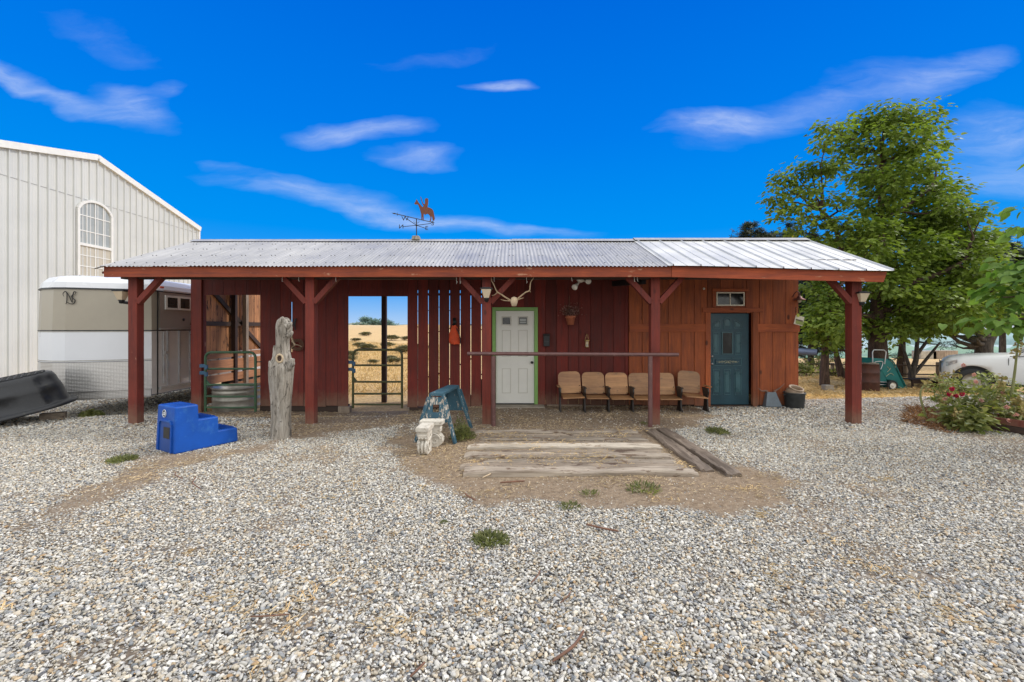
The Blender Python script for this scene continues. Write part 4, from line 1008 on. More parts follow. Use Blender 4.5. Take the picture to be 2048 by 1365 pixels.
# twin flood light
c = P(1161, 560, 8.3); t = thing('flood_light', c, 'white twin-head flood light under the porch ceiling', 'light')
mb = MB(); mb.lathe([(0, .03), (.07, .03), (.07, -.02), (.03, -.05), (0, -.05)], c, 14); mb.build('mount', M_lampwhite, t)
for e, dr in ((Vector((-.10, -.10, -.12)), Vector((-.45, -.6, -.5))), (Vector((.11, -.07, -.03)), Vector((.25, -.9, -.15)))):
    mb = MB(); dr = dr.normalized(); Mq = dr.to_track_quat('Z', 'Y').to_matrix(); p0 = c + e - dr * .07
    mb.tube([c + Vector((0, 0, -.03)), p0], .016, 8); mb.lathe([(0, 0), (.025, .0), (.03, .05), (.055, .12), (.055, .135), (0, .13)], p0, 14, Mq); mb.build('lamp_head', M_lampwhite, t)

# wall pot with dried flowers
c = P(1141, 650, 9.42); t = thing('hanging_flower_pot', c, 'terracotta pot of dried flowers hanging on the dark red wall', 'flower pot')
mb = MB(); mb.lathe([(0, 0), (.065, 0), (.095, .14), (.11, .145), (.112, .19), (.095, .19), (.08, .15), (0, .14)], c, 18); mb.build('pot', M_terra, t)
n = 420; pos = np.array(c) + np.array([0, 0, .28]) + rng.normal(0, 1, (n, 3)) * [.10, .05, .06]; xd = rng.normal(0, 1, (n, 3)); nn_ = rng.normal(0, 1, (n, 3))
o = arrays_obj('dried_flowers', place_leaves(pos, xd, nn_, rng.uniform(.03, .06, n), NAR_V), 4, NAR_F, rng.random(n), leafmat('dried_bloom', (.07, .05, .02), (.36, .22, .20), None, .1), t, origin=tuple(c))
mb = MB()
for _ in range(16): mb.tube([c + Vector((0, 0, .15)), c + Vector((random.uniform(-.17, .2), random.uniform(-.06, .06), random.uniform(.2, .38)))], .003, 4)
mb.tube([c + Vector((-.02, .1, .2)), c + Vector((-.01, .12, .62))], .005, 5); mb.build('stems', M_deadstem, t)

# letter box, lantern, bag, wreath
c = P(1093, 693, 9.55); mb = MB(); mb.box(c + Vector((0, 0, .12)), (.13, .07, .24)); mb.box(c + Vector((0, -.012, .245)), (.14, .09, .03), (R(12), 0, 0)); t = thing('mail_box', c, 'small dark wall mailbox right of the lime door frame', 'mailbox')
mb.build('box', M_black, t, bevel=.006); mb = MB(); mb.box(c + Vector((0, -.038, .10)), (.09, .006, .015)); mb.build('slot_plate', M_screw, t)
c = P(1174, 695, 9.45); t = thing('wall_lantern', c, 'small tarnished metal lantern hanging on the wall above the seats', 'lantern')
mb = MB(); mb.lathe([(0, 0), (.045, 0), (.045, .012), (.04, .015)], c, 14); mb.lathe([(.04, .125), (.062, .14), (.03, .165), (0, .17)], c, 14)
for a in range(4): mb.tube([c + Vector((.04 * math.cos(a * 1.57 + .7), .04 * math.sin(a * 1.57 + .7), .01)), c + Vector((.04 * math.cos(a * 1.57 + .7), .04 * math.sin(a * 1.57 + .7), .14))], .004, 5)
mb.tube(bez([c + Vector((-.03, 0, .16)), c + Vector((-.02, 0, .23)), c + Vector((0, 0, .27)), c + Vector((.02, 0, .23)), c + Vector((.03, 0, .16))]), .004, 5); mb.tube([c + Vector((0, 0, .27)), c + Vector((0, .14, .29))], .006, 5); mb.build('frame', M_brass, t)
mb = MB(); mb.lathe([(.034, .01), (.034, .128)], c, 14); mb.build('glass', M_lampw, t)
mb = MB(); mb.lathe([(.037, .01), (.037, .06)], c, 14); mb.build('metal_sleeve', M_galv, t)

t = thing('feed_bag', P(908, 690, 9.5), 'orange cloth bag with dark straps hanging on the slatted red wall', 'bag')
def zb(zx, zy, d=9.5): return P(680 + zx / 3.59, 540 + zy / 3.59, d)
rows = [(400, 805, 838), (425, 795, 850), (460, 784, 856), (500, 781, 862), (528, 786, 864), (535, 800, 858)]
mb = MB(); vs = []; nn = 14
for zy, x0, x1 in rows:
    a = zb(x0, zy); b_ = zb(x1, zy); cc = (a + b_) / 2; rx = (b_ - a).length / 2
    for j in range(nn): an = 2 * math.pi * j / nn; vs.append(cc + Vector((rx * math.cos(an), .055 * math.sin(an) * (1 + .2 * math.sin(3 * an)), .008 * math.sin(4 * an))))
mb.add(vs, [(i * nn + j, i * nn + (j + 1) % nn, (i + 1) * nn + (j + 1) % nn, (i + 1) * nn + j) for i in range(len(rows) - 1) for j in range(nn)] + [tuple(range((len(rows) - 1) * nn, len(rows) * nn))], .5, True); mb.build('bag', M_orange, t)
mb = MB()
for k in range(9): mb.tube(bez([zb(815 + random.uniform(-12, 12), 405), zb(822 + random.uniform(-14, 14), 375, 9.45), zb(820 + random.uniform(-10, 14), 345)]), .010, 6)
mb.tube(bez([zb(838, 420, 9.44), zb(858, 470, 9.44), zb(866, 530, 9.44)]), .012, 6); mb.build('strap', M_black, t)

c = P(594, 692, 9.5); t = thing('wire_wreath', c, 'brown twig wreath hanging on the wall beside the driftwood post', 'wreath')
mb = MB()
for k in range(26):
    r0 = random.uniform(.07, .15); a0_ = random.uniform(0, 6.28); ph = random.uniform(-.3, .3)
    mb.tube([c + Vector((r0 * math.cos(a0_ + a), random.uniform(-.03, .03), .02 + r0 * .9 * math.sin(a0_ + a + ph))) for a in np.linspace(0, 4.2, 11)], .005, 4, cap=False)
mb.build('twigs', M_deadstem, t)
mb = MB(); mb.tube(bez([P(590, 690, 9.46), P(585, 681, 9.46), P(583, 672, 9.46)]), [.02] * 6 + [.018] * 6 + [.004], 7); mb.tube(bez([P(581, 698, 9.46), P(592, 690, 9.46), P(604, 694, 9.46)]), .006, 5); mb.build('rope', M_bone, t)
c = P(590, 645, 9.56); t = thing('leather_tack', c, 'dark leather tack hanging on the wall above the twig wreath', 'tack'); mb = MB()
for k in range(5): mb.tube(bez([c + Vector((random.uniform(-.04, .04), -.02, .08)), c + Vector((random.uniform(-.07, .07), -.03, -.05)), c + Vector((random.uniform(-.05, .05), -.02, -.16))]), .010, 5)
mb.build('straps', M_black, t)

# barn light and hanging seed bag at the right corner
c = Vector((6.10, 9.40, H + (HY - 600) / F * 9.4)); c = P(1599, 601, 9.45); t = thing('barn_light', c, 'copper gooseneck barn light at the right corner of the barn', 'light')
mb = MB(); mb.lathe([(.115, 0), (.11, .015), (.05, .05), (.04, .075), (.02, .09), (0, .09)], c, 22); mb.build('shade', M_copper, t, solid=.004)
mb = MB(); mb.tube(bez([c + Vector((0, 0, .09)), c + Vector((0, 0, .14)), c + Vector((-.04, .01, .185)), c + Vector((-.08, .03, .15)), c + Vector((-.085, .09, .08))]), .010, 8); mb.build('gooseneck', M_copper, t)
mb = MB(); mb.lathe([(0, -.05), (.025, -.045), (.035, -.01), (.02, .03), (0, .03)], c, 14); mb.build('bulb', M_lampw, t)
c = P(1598, 633, 9.4); t = thing('hanging_sign', c, 'small cream and green picture sign hanging from the barn corner', 'sign')
Mr = Euler((0, R(14), 0)).to_matrix()
mb = MB(); mb.box(c + Vector((0, 0, -.09)), (.185, .015, .19), Mr); bgp = mb.build('board', M_frame, t, bevel=.003)
mb = MB(); mb.box(c + Vector((.006, -.010, -.135)), (.16, .004, .07), Mr); mb.build('green_field', plain('sign_green', (.28, .33, .10), .6), t)
mb = MB(); mb.box(c + Vector((0.0, -.010, -.085)), (.15, .004, .03), Mr); mb.build('dark_band', plain('sign_brown', (.12, .10, .06), .6), t)
mb = MB(); mb.tube([c + Vector((-.06, 0, .0)), c + Vector((-.01, .0, .20)), c + Vector((.05, 0, -.02))], .003, 5); mb.box(c + Vector((-.03, -.02, .02)), (.05, .01, .07)); mb.build('hanger', plain('lime_ribbon', (.45, .5, .08), .6), t)
mb = MB(); 
for k in range(7): mb.tube([c + Vector((-.055, .02, .20 - k * .02)), c + Vector((-.055 + .012 * (-1) ** k, .02, .18 - k * .02))], .009, 6)
mb.build('chain', M_rust, t)

# ================================================================== GATES
def gate(px0, px1, d, ytop, rails, ybot, mat, label):
    def g(px, py): p_ = P(px, py, d); return p_
    a = g(px0, ybot); t = thing('tube_gate', Vector(((g(px0, 0).x + g(px1, 0).x) / 2, d, gz(-4, d))), label, 'gate', 'tube gates in the barn openings')
    r = .12; x0, x1 = g(px0, 0).x, g(px1, 0).x; zt_ = g(0, ytop).z; zb_ = g(0, ybot).z
    pts = [(x0, d, zb_), (x0, d, zt_ - r)] + [(x0 + r - r * math.cos(a_), d, zt_ - r + r * math.sin(a_)) for a_ in np.linspace(.2, 1.57, 6)] + [(x1 - r + r * math.sin(a_), d, zt_ - r + r * math.cos(a_)) for a_ in np.linspace(0, 1.4, 6)] + [(x1, d, zt_ - r), (x1, d, zb_)]
    mb = MB(); mb.tube(pts, .026, 10); mb.build('gate_frame', mat, t)
    for py in rails:
        z = g(0, py).z; mb = MB(); mb.tube([(x0, d, z), ((x0 + x1) / 2, d, z - random.uniform(0, .012)), (x1, d, z)], .021, 8); mb.build('rail', mat, t)
    mb = MB()
    for py in (rails[0] - 6, rails[0] + 8): z = g(0, py).z; mb.box((x0 - .05, d, z), (.12, .06, .07)); mb.box((x0 + .03, d - .02, z - .03), (.05, .05, .09))
    mb.each('hinge', M_blueclamp, t, bevel=.005)
    z = g(0, rails[1]).z; mb = MB(); mb.prism([(x0 + .02, z), (x0 + .11, z), (x0 + .02, z + .11)], .012, c=(0, d - .006, 0)); mb.build('gusset', mat, t)
    mb = MB(); mb.tube([(x1 - .02, d, g(0, rails[0] - 14).z), (x1 + .12, d + .03, g(0, rails[0] - 14).z)], .010, 6); mb.build('latch', M_black, t)
gate(411, 511, 9.42, 705, (738, 770, 793, 815), 824, M_gate, 'green tube gate in front of the galvanised stock tank')
gate(706, 804, 9.66, 700, (731, 764, 788, 809), 817, M_gateo, 'olive tube gate in the doorway open to the golden field')

# stock tank behind first gate
c = Vector((-6.12, 10.05, gz(-6, 10))); t = thing('stock_tank', c, 'round galvanised stock tank behind the green gate', 'tank')
Ht = .50; mb = MB(); mb.lathe([(.48, 0), (.49, .06), (.50, .08), (.49, .1), (.49, .22), (.505, .24), (.49, .26), (.49, .38), (.505, .40), (.49, .42), (.49, Ht - .03), (.515, Ht - .02), (.52, Ht), (.50, Ht + .01), (.48, Ht - .02), (.48, .1), (0, .1)], c, 36); mb.build('tank', M_galv, t)
mb = MB(); mb.disc(c + Vector((0, 0, Ht - .16)), .478, 30); mb.build('water', M_glass, t)

# weathered post and wire just beyond the doorway
c = Vector((-2.32, 10.9, gz(-2.3, 10.9))); t = thing('fence_post', c, 'weathered grey fence post wrapped in wire behind the doorway', 'post')
mb = MB(); mb.tube([c + Vector((0, 0, -.1)), c + Vector((.01, 0, .6)), c + Vector((0, 0, 1.25))], [.075, .07, .065], 9); mb.build('post', M_greyz, t)
mb = MB()
for z in (.35, .62, .9): mb.tube([c + Vector((.078 * math.cos(a), .078 * math.sin(a), z + .01 * a)) for a in np.linspace(0, 12, 30)], .004, 4)
mb.build('wire', M_rust, t)

# ================================================================== SEAT ROW
t = thing('theater_seat_row', (2.5, 9.15, 0), 'row of six old wooden theater seats against the barn wall', 'seats')
x0 = .97; sp_ = .478
def rr(w_, h_, r_, n=5):
    pts = []
    for cx_, cz_, a0_ in ((w_ / 2 - r_, 0 + r_ * .3, -90), (w_ / 2 - r_, h_ - r_, 0), (-w_ / 2 + r_, h_ - r_, 90), (-w_ / 2 + r_, r_ * .3, 180)):
        rz = r_ if cz_ > r_ else r_ * .3
        for k in range(n): a = R(a0_ + 90 * k / (n - 1)); pts.append((cx_ + r_ * math.cos(a), cz_ + rz * math.sin(a)))
    return pts
for i in range(6):
    tilt = R(5) if i == 5 else (R(-2) if i == 0 else 0); xc = x0 + .225 + sp_ * i + (.03 if i == 5 else 0); dz = [.0, -.012, -.022, -.03, -.028, .012][i]
    poly = rr(.455, .445, .10); n = len(poly); mb = MB(); vs = []
    M_ = Euler((R(-14), tilt, 0)).to_matrix()
    for yo in (0, .014):
        for x_, z_ in poly: vs.append(M_ @ Vector((x_, yo + .9 * x_ * x_ * -.35 + .0, z_)) + Vector((xc - .01, 9.18, .335 + dz)))
    cen = [M_ @ Vector((0, yo, .22)) + Vector((xc - .01, 9.18, .335 + dz)) for yo in (0, .014)]
    mb.add(vs + cen, [(i_, (i_ + 1) % n, 2 * n) for i_ in range(n)] + [(n + (i_ + 1) % n, n + i_, 2 * n + 1) for i_ in range(n)] + [(i_, i_ + n, (i_ + 1) % n + n, (i_ + 1) % n) for i_ in range(n)], random.random()); mb.build('backrest', M_seat, t)
    mb = MB(); mb.box((xc + .02, 9.0, .30 + dz), (.43, .38, .022), (R(3), tilt, 0)); mb.build('seat', M_seat, t, bevel=.010)
    mb = MB()
    for bx_ in (.20,):
        for bz_ in (.03, .15): mb.lathe([(0, -.006), (.010, -.003), (.010, 0)], M_ @ Vector((bx_, -.02, bz_)) + Vector((xc - .01, 9.17, .335 + dz)), 8, Euler((R(90), 0, 0)).to_matrix())
    mb.build('bolt', M_black, t)
for i in range(7):
    xs_ = x0 - .012 + sp_ * i + (.05 if i == 6 else 0) - (.01 if i == 0 else 0); lean = (.03 if i == 6 else (-.03 if i == 0 else .012)); zb_ = gz(xs_, 9)
    mb = MB(); mb.prism([(-.19, 0), (.12, 0), (.06, .1), (.04, .24), (.10, .36), (.14, .47), (-.14, .47), (-.16, .40), (-.10, .28), (-.12, .08)], .026, Matrix(((0, 1, 0), (1, 0, 0), (0, 0, 1))), (xs_, 9.05, zb_)); st_ = mb.build('standard', M_seatleg, t, bevel=.004)
    mb = MB(); mb.box((xs_ + .012 + (lean if i in (0, 6) else 0), 9.02, .485 + (.015 if i in (0, 6) else -.01)), (.065, .28, .02)); mb.build('armrest', M_seat if i in (0, 6) else M_seatleg, t, bevel=.008)

# ================================================================== COW BELL SHAPE WITH HORNS, POT
c = Vector((5.36, 9.32, gz(5.4, 9.3))); c = P(1545, 812, 9.4); c.z = gz(c.x, c.y)
t = thing('horned_bucket', c, 'blue grey steel feed scoop with horns leaning on the orange wall', 'yard art')
mb = MB(); mb.box(c + Vector((0, .04, .155)), (.35, .16, .31), (R(-10), 0, 0), taper=.52); mb.build('body', M_bucket, t, bevel=.012)
mb = MB(); mb.tube(bez([c + Vector((-.07, .06, .31)), c + Vector((-.12, .06, .335)), c + Vector((-.20, .05, .335)), c + Vector((-.28, .04, .40))]), [.028 - .0013 * i for i in range(19)], 8); mb.build('horn', M_horn, t)
mb = MB(); mb.tube(bez([c + Vector((.07, .06, .31)), c + Vector((.11, .06, .345)), c + Vector((.18, .04, .40)), c + Vector((.26, .02, .49))]), [.028 - .0013 * i for i in range(19)], 8); mb.build('horn', M_horn, t)
c = P(1589, 818, 9.35); c.z = gz(c.x, c.y)
t = thing('iron_pot', c, 'dark galvanised bucket standing at the right corner of the barn', 'bucket')
mb = MB(); mb.lathe([(0, 0), (.16, 0), (.175, .02), (.195, .30), (.21, .31), (.205, .325), (.185, .315), (.175, .2), (0, .18)], c, 26); mb.build('bucket', M_pot, t)
mb = MB()
for s in (-1, 1): mb.tube(bez([c + Vector((s * .20, -.03, .28)), c + Vector((s * .24, -.01, .27)), c + Vector((s * .20, .03, .28))]), .008, 6)
mb.build('handle', M_pot, t)
cc = c + Vector((0, 0, .30)); Mt = Euler((R(20), R(6), 0)).to_matrix()
t = thing('stoneware_crock', cc, 'tan stoneware crock tilted on top of the dark bucket', 'crock')
mb = MB(); mb.lathe([(0, -.08), (.15, -.06), (.17, .0), (.165, .05), (.125, .085), (.12, .10), (.145, .115), (.14, .13), (.11, .125), (.10, .09), (.13, .03), (0, -.02)], cc, 26, Mt); mb.build('crock', M_crock, t)

# ================================================================== HITCHING RAIL
t = thing('hitching_rail', (1.0, 7.65, 0), 'brown pipe hitching rail in front of the porch', 'hitching rail')
mb = MB(); mb.tube([(-.76, 7.65, 1.232), (.4, 7.65, 1.226), (1.6, 7.65, 1.219), (2.83, 7.65, 1.214)], .032, 12); mb.build('rail', M_pipe, t)
for x_ in (-.315, 2.35): mb = MB(); mb.tube([(x_, 7.65, -.2), (x_, 7.65, 1.19)], .038, 12); mb.build('post', M_pipe, t)

# ================================================================== RAILWAY SLEEPERS
def sleeper(p0, p1, wd, ht, ztop, mat, label):
    p0 = Vector(p0); p1 = Vector(p1); d_ = (p1 - p0); L_ = d_.length; d_.normalize(); sd = Vector((-d_.y, d_.x, 0)); n = 44; sec = [(-.5, -.6), (-.5, -.10), (-.46, -.02), (-.3, 0), (-.1, 0), (.1, 0), (.3, 0), (.46, -.02), (.5, -.10), (.5, -.6)]
    k = len(sec); vs = []; sd0 = random.uniform(0, 99)
    for i in range(n + 1):
        t_ = i / n; c_ = p0 + d_ * (L_ * t_)
        e = min(t_, 1 - t_) * n; er = max(0, 1.5 - e) * .012
        for j, (a, h_) in enumerate(sec):
            nz_ = mnoise.noise(Vector((t_ * L_ * 1.6 + sd0, a * 6, 3))) * .018 + mnoise.noise(Vector((t_ * L_ * 7 + sd0, a * 14, 9))) * .012
            rowg = -.014 if j in (4,) and mnoise.noise(Vector((t_ * 3 + sd0, 5, 5))) > -.1 else 0
            vs.append(c_ + sd * (a * wd + nz_ * .6) + Vector((0, 0, ztop + h_ * ht + (nz_ + rowg) * (1 if 0 < j < k - 1 else 0) - er)))
    mb = MB(); r = random.random()
    mb.add(vs, [(i * k + j, (i + 1) * k + j, (i + 1) * k + j + 1, i * k + j + 1) for i in range(n) for j in range(k - 1)], r)
    mb.add(vs[:k], [tuple(range(k))], r); mb.add(vs[-k:], [tuple(range(k - 1, -1, -1))], r)
    return solo(mb, 'railway_sleeper', mat, (p0 + p1) / 2, label, 'sleeper', 'weathered sleepers set in the ground')
M_greyl = wood('weathered_pale', (.28, .235, .185), (.54, .48, .40), 'x', var=.3, fine=14, worn=(.16, .10, .06), wornamt=.12, bump=.9, knots=.4)
lab = ['farthest', 'second', 'third', 'fourth', 'fifth', 'sixth', 'seventh', 'eighth', 'ninth', 'nearest']
for i in range(10):
    Y_ = 7.18 - i * .222; xl = (-.60, -.52, -.48, -.56, -.62, -.44, -.62, -.40, -.62, -.55)[i] + .0; xr2 = (2.03, 2.05, 2.02, 2.06, 2.08, 2.05, 2.07, 2.05, 2.06, 2.10)[i]
    sleeper((xl, Y_ - .01 * (i % 3), 0), (xr2, Y_ + random.uniform(-.03, .01), 0), (.16, .13, .15, .14, .19, .15, .17, .17, .19, .20)[i], .16, (.032, .014, .030, .014, .040, .016, .036, .016, .035, .055)[i], M_greyb if i in (1, 3, 5, 8) else M_greyl if i in (4,) else M_grey,
            ('pale grey ' if i == 4 else 'brown dirty ' if i in (1, 3, 5, 8) else 'grey ') + 'weathered sleeper across the earth, ' + lab[i] + ' of ten from the camera'.replace('farthest of', 'farthest of') if i not in (0, 9) else ('grey weathered sleeper across the earth closest to the porch' if i == 0 else 'grey weathered sleeper at the front edge nearest the camera'))
sleeper((2.21, 7.28, 0), (2.27, 5.22, 0), .17, .15, .045, M_greyy, 'dark sleeper laid lengthwise touching the ends of the cross sleepers')
sleeper((2.44, 7.34, 0), (2.50, 5.06, 0), .18, .16, .055, M_greyy, 'dark outermost sleeper laid lengthwise beside the gravel')

# ================================================================== DRIFTWOOD POST
base = Vector((-3.53, 6.87, gz(-3.5, 6.87))); D0 = 6.87
prof = [(1290, 612, 768), (1240, 622, 762), (1100, 632, 762), (1000, 628, 765), (930, 620, 770), (880, 612, 772), (830, 604, 774), (780, 598, 776), (740, 600, 778), (700, 612, 768), (670, 626, 756), (620, 642, 748), (560, 660, 748), (520, 662, 752), (480, 664, 770), (440, 661, 772), (410, 662, 766), (385, 668, 758), (370, 682, 748), (362, 700, 735)]
def zl(zx, zy, d=D0): return P(380 + zx / 3.79, 540 + zy / 3.79, d)
rows = []
for i in range(len(prof) - 1):
    for k in range(5):
        t_ = k / 5; rows.append(tuple(prof[i][j] * (1 - t_) + prof[i + 1][j] * t_ for j in range(3)))
rows.append(prof[-1]); nn = 40; vs = []
for zy, xa_, xb_ in rows:
    a = zl(xa_, zy); b_ = zl(xb_, zy); c_ = (a + b_) / 2; r_ = (b_.x - a.x) / 2
    for j in range(nn):
        an = 2 * math.pi * j / nn; dirv = Vector((math.cos(an), math.sin(an), 0))
        nz_ = mnoise.noise(Vector((dirv.x * 1.3, dirv.y * 1.3, c_.z * 1.6))) * .022 + mnoise.noise(Vector((dirv.x * 5, dirv.y * 5, c_.z * 1.5))) * .013 + mnoise.noise(Vector((dirv.x * 14, dirv.y * 14, c_.z * 3 + 4))) * .006
        vs.append(c_ + dirv * (r_ + nz_))
log = thing('driftwood_post', base, 'silver grey weathered tree trunk post standing between gravel and barn', 'wooden post')
mb = MB(); k = len(rows); mb.add(vs, [(i * nn + j, (i + 1) * nn + j, (i + 1) * nn + (j + 1) % nn, i * nn + (j + 1) % nn) for i in range(k - 1) for j in range(nn)] + [tuple(range((k - 1) * nn, k * nn))], .5, True)
mb.build('trunk', M_drift, log)
def stub(pts, rads, nm='stub'):
    mb = MB(); p_ = bez([zl(*q_) for q_ in pts], 5); n = len(p_); mb.tube(p_, [np.interp(i / (n - 1), np.linspace(0, 1, len(rads)), rads) * (1 + .12 * mnoise.noise(Vector((i * .9, 2, 1)))) for i in range(n)], 12)
    mb.build(nm, M_drift, log)
stub([(740, 760, 6.84), (765, 710, 6.8), (775, 675, 6.79)], [.055, .05, .035]); stub([(745, 745, 6.8), (775, 720, 6.77), (785, 700, 6.77)], [.05, .035, .02])
stub([(655, 700, 6.85), (645, 630, 6.82), (638, 575, 6.8)], [.06, .035, .008], 'splinter'); stub([(625, 760, 6.84), (610, 715, 6.82), (604, 690, 6.82)], [.05, .03, .012], 'splinter'); stub([(735, 430, 6.8), (762, 410, 6.8), (768, 395, 6.8)], [.05, .03, .01]); stub([(750, 500, 6.82), (768, 480, 6.8), (775, 465, 6.8)], [.04, .03, .015])
stub([(672, 420, 6.76), (690, 380, 6.76), (705, 362, 6.80)], [.035, .03, .02]); stub([(640, 945, 6.78), (628, 940, 6.77)], [.02, .012])
kc = zl(680, 672, 6.735); mb = MB(); mb.tube([kc + Vector((.046 * math.cos(a), -.004 + .0 * a, .058 * math.sin(a))) for a in np.linspace(0, 2 * math.pi, 22)], .015, 7, cap=False); mb.build('knot_ring', M_bone, log)
mb = MB(); mb.lathe([(0, -.01), (.02, -.006), (.040, .01)], kc, 16, Euler((R(90), 0, 0)).to_matrix(), sy=1.2); mb.build('knot_hole', M_dark, log)

# ================================================================== MOUNTING STEP
A = Vector((.5, .866, 0)).normalized(); Wv = Vector((-A.y, A.x, 0)); o0 = Vector((-4.45, 5.93, gz(-4.4, 6.1)))
step = thing('mounting_block', o0 + A * .4 + Wv * .27, 'bright blue plastic three step mounting block on the gravel', 'mounting block')
prof = [(0, 0), (.82, 0), (.815, .205), (.56, .21), (.555, .41), (.305, .415), (.30, .62), (.02, .62)]
Wd = .54; vs = []
for side, in_ in ((0, 0), (1, 0)):
    for a, z in prof:
        tp = .025 * z / .62
        w_ = (tp if side == 0 else Wd - tp); vs.append(o0 + A * a + Wv * w_ + Vector((0, 0, z)))
n = 8; mb = MB(); mb.add(vs, [tuple(range(n - 1, -1, -1)), tuple(range(n, 2 * n))] + [(i, (i + 1) % n, (i + 1) % n + n, i + n) for i in range(n)], .5)
mb.build('steps', M_blue, step, bevel=.018)
def onend(w_, z, out=.004): return o0 + A * (.02 * z / .62 - out) + Wv * w_ + Vector((0, 0, z))
mb = MB(); mb.add([onend(.07, .01, .006), onend(.43, .01, .006), onend(.42, .36, .006), onend(.40, .41, .006), onend(.10, .41, .006), onend(.08, .36, .006)], [tuple(range(6))], .5); mb.build('recess_shade', M_bluedk, step)  # flat panel, its recessed look painted as darker blue shade
mb = MB()
for a, b_ in (((.07, .01), (.08, .37)), ((.08, .37), (.11, .42)), ((.11, .42), (.39, .42)), ((.39, .42), (.42, .37)), ((.42, .37), (.43, .01))): mb.bar(onend(*a, .008), onend(*b_, .008), .026, .03, A)
mb.build('recess_lip', M_blue, step, bevel=.006)
mb = MB(); mb.add([onend(.13, .19, .010), onend(.30, .19, .010), onend(.30, .34, .010), onend(.13, .34, .010)], [(0, 1, 2, 3)], .5); mb.build('hand_hole_shade', M_black, step)  # flat black patch painted as the shade inside the hole
Mc = Matrix((Wv * -1, Vector((0, 0, 1)), -A)).transposed()
def endM(r_, w_, z, out, n=24): return [onend(w_ + r_ * math.cos(a), z + r_ * math.sin(a), out) for a in np.linspace(0, 2 * math.pi, n, endpoint=False)]
mb = MB(); mb.add(endM(.052, .30, .515, .005), [tuple(range(24))], .5); mb.build('emblem_disc', plain('emblem_dark', (.02, .04, .08), .4), step)
mb = MB(); rg = endM(.050, .30, .515, .007); mb.tube(rg + [rg[0]], .004, 5, cap=False); mb.build('emblem_ring', M_twhite, step)
mb = MB(); mb.add([onend(.30 + x_, .515 + z_, .008) for x_, z_ in ((.036, .0), (.02, .016), (.008, .01), (-.006, .030), (-.022, .012), (-.036, .0))], [tuple(range(6))], .5)
vs_, fs_ = text_mesh('HORSE', .02, .0005)
mb.add([onend(.30 - v.x * 1.1, .500 + v.y, .009) for v in vs_], fs_, .5) if False else mb.add([onend(.30 + a, b_, .008) for a, b_ in ((.032, .508), (-.032, .508), (-.026, .494), (.026, .494))], [(0, 1, 2, 3)], .5)
mb.build('emblem_mark', M_twhite, step)
mb = MB()   # grip tread on top and steps
for a0_, a1_, z in ((.05, .27, .622), (.33, .53, .418), (.59, .79, .212)):
    for k in range(7):
        a = a0_ + (a1_ - a0_) * k / 6; mb.bar(o0 + A * a + Wv * .06 + Vector((0, 0, z)), o0 + A * a + Wv * .48 + Vector((0, 0, z)), .006, .008)
mb.build('tread', M_blue, step)

# ================================================================== SAWHORSE
A = Vector((.15, .989, 0)); Wv = Vector((-.989, .15, 0)); c0 = Vector((-1.115, 6.54, gz(-1.1, 6.5)))
t = thing('sawhorse', c0 + A * .48, 'blue wooden sawhorse with peeling paint beside the sleepers', 'sawhorse')
def Q(a, w_, z): return c0 + A * a + Wv * w_ + Vector((0, 0, z))
L_ = .98
for a, s in ((0, 1), (L_, -1)):
    for sd in (-1, 1):
        mb = MB(); mb.bar(Q(a, sd * .30, 0), Q(a + s * .085, sd * .085, .70), .035, .095, A); mb.build('leg', M_saw if s > 0 else M_sawb, t, bevel=.004)
    zz = [(.30, .205), (.655, .10)]; hs = .05
    def pl(w_, z): return Q(a + s * .085 * z / .70 - s * .022, w_, z)
    mb = MB()
    w0 = .205; w1 = .10
    def wz(z): return .205 + (.10 - .205) * (z - .30) / .355 + .045
    zs = [.30, .44, .55, .66]
    for z0, z1 in (((.30, .44), (.55, .66)) if s > 0 else ((.30, .66),)): mb.add([pl(-wz(z0), z0), pl(wz(z0), z0), pl(wz(z1), z1), pl(-wz(z1), z1)], [(0, 1, 2, 3)], .5)
    for sg in ((-1, 1) if s > 0 else ()): mb.add([pl(sg * hs, .44), pl(sg * wz(.44), .44), pl(sg * wz(.55), .55), pl(sg * hs, .55)], [(0, 1, 2, 3)], .5)
    mb.build('end_panel', M_saw if s > 0 else M_sawb, t, solid=.018)
mb = MB(); mb.bar(Q(.02, 0, .70), Q(L_ - .02, 0, .70), .19, .045); mb.build('top_beam', M_sawb, t, bevel=.008)
mb = MB(); mb.add([Q(.12, -.115, .62), Q(L_ - .12, -.115, .62), Q(L_ - .1, -.10, .68), Q(.1, -.10, .68)], [(0, 1, 2, 3)], .5); pass
mb = MB(); mb.bar(Q(.03, 0, .26), Q(L_ - .03, 0, .26), .16, .02); pass

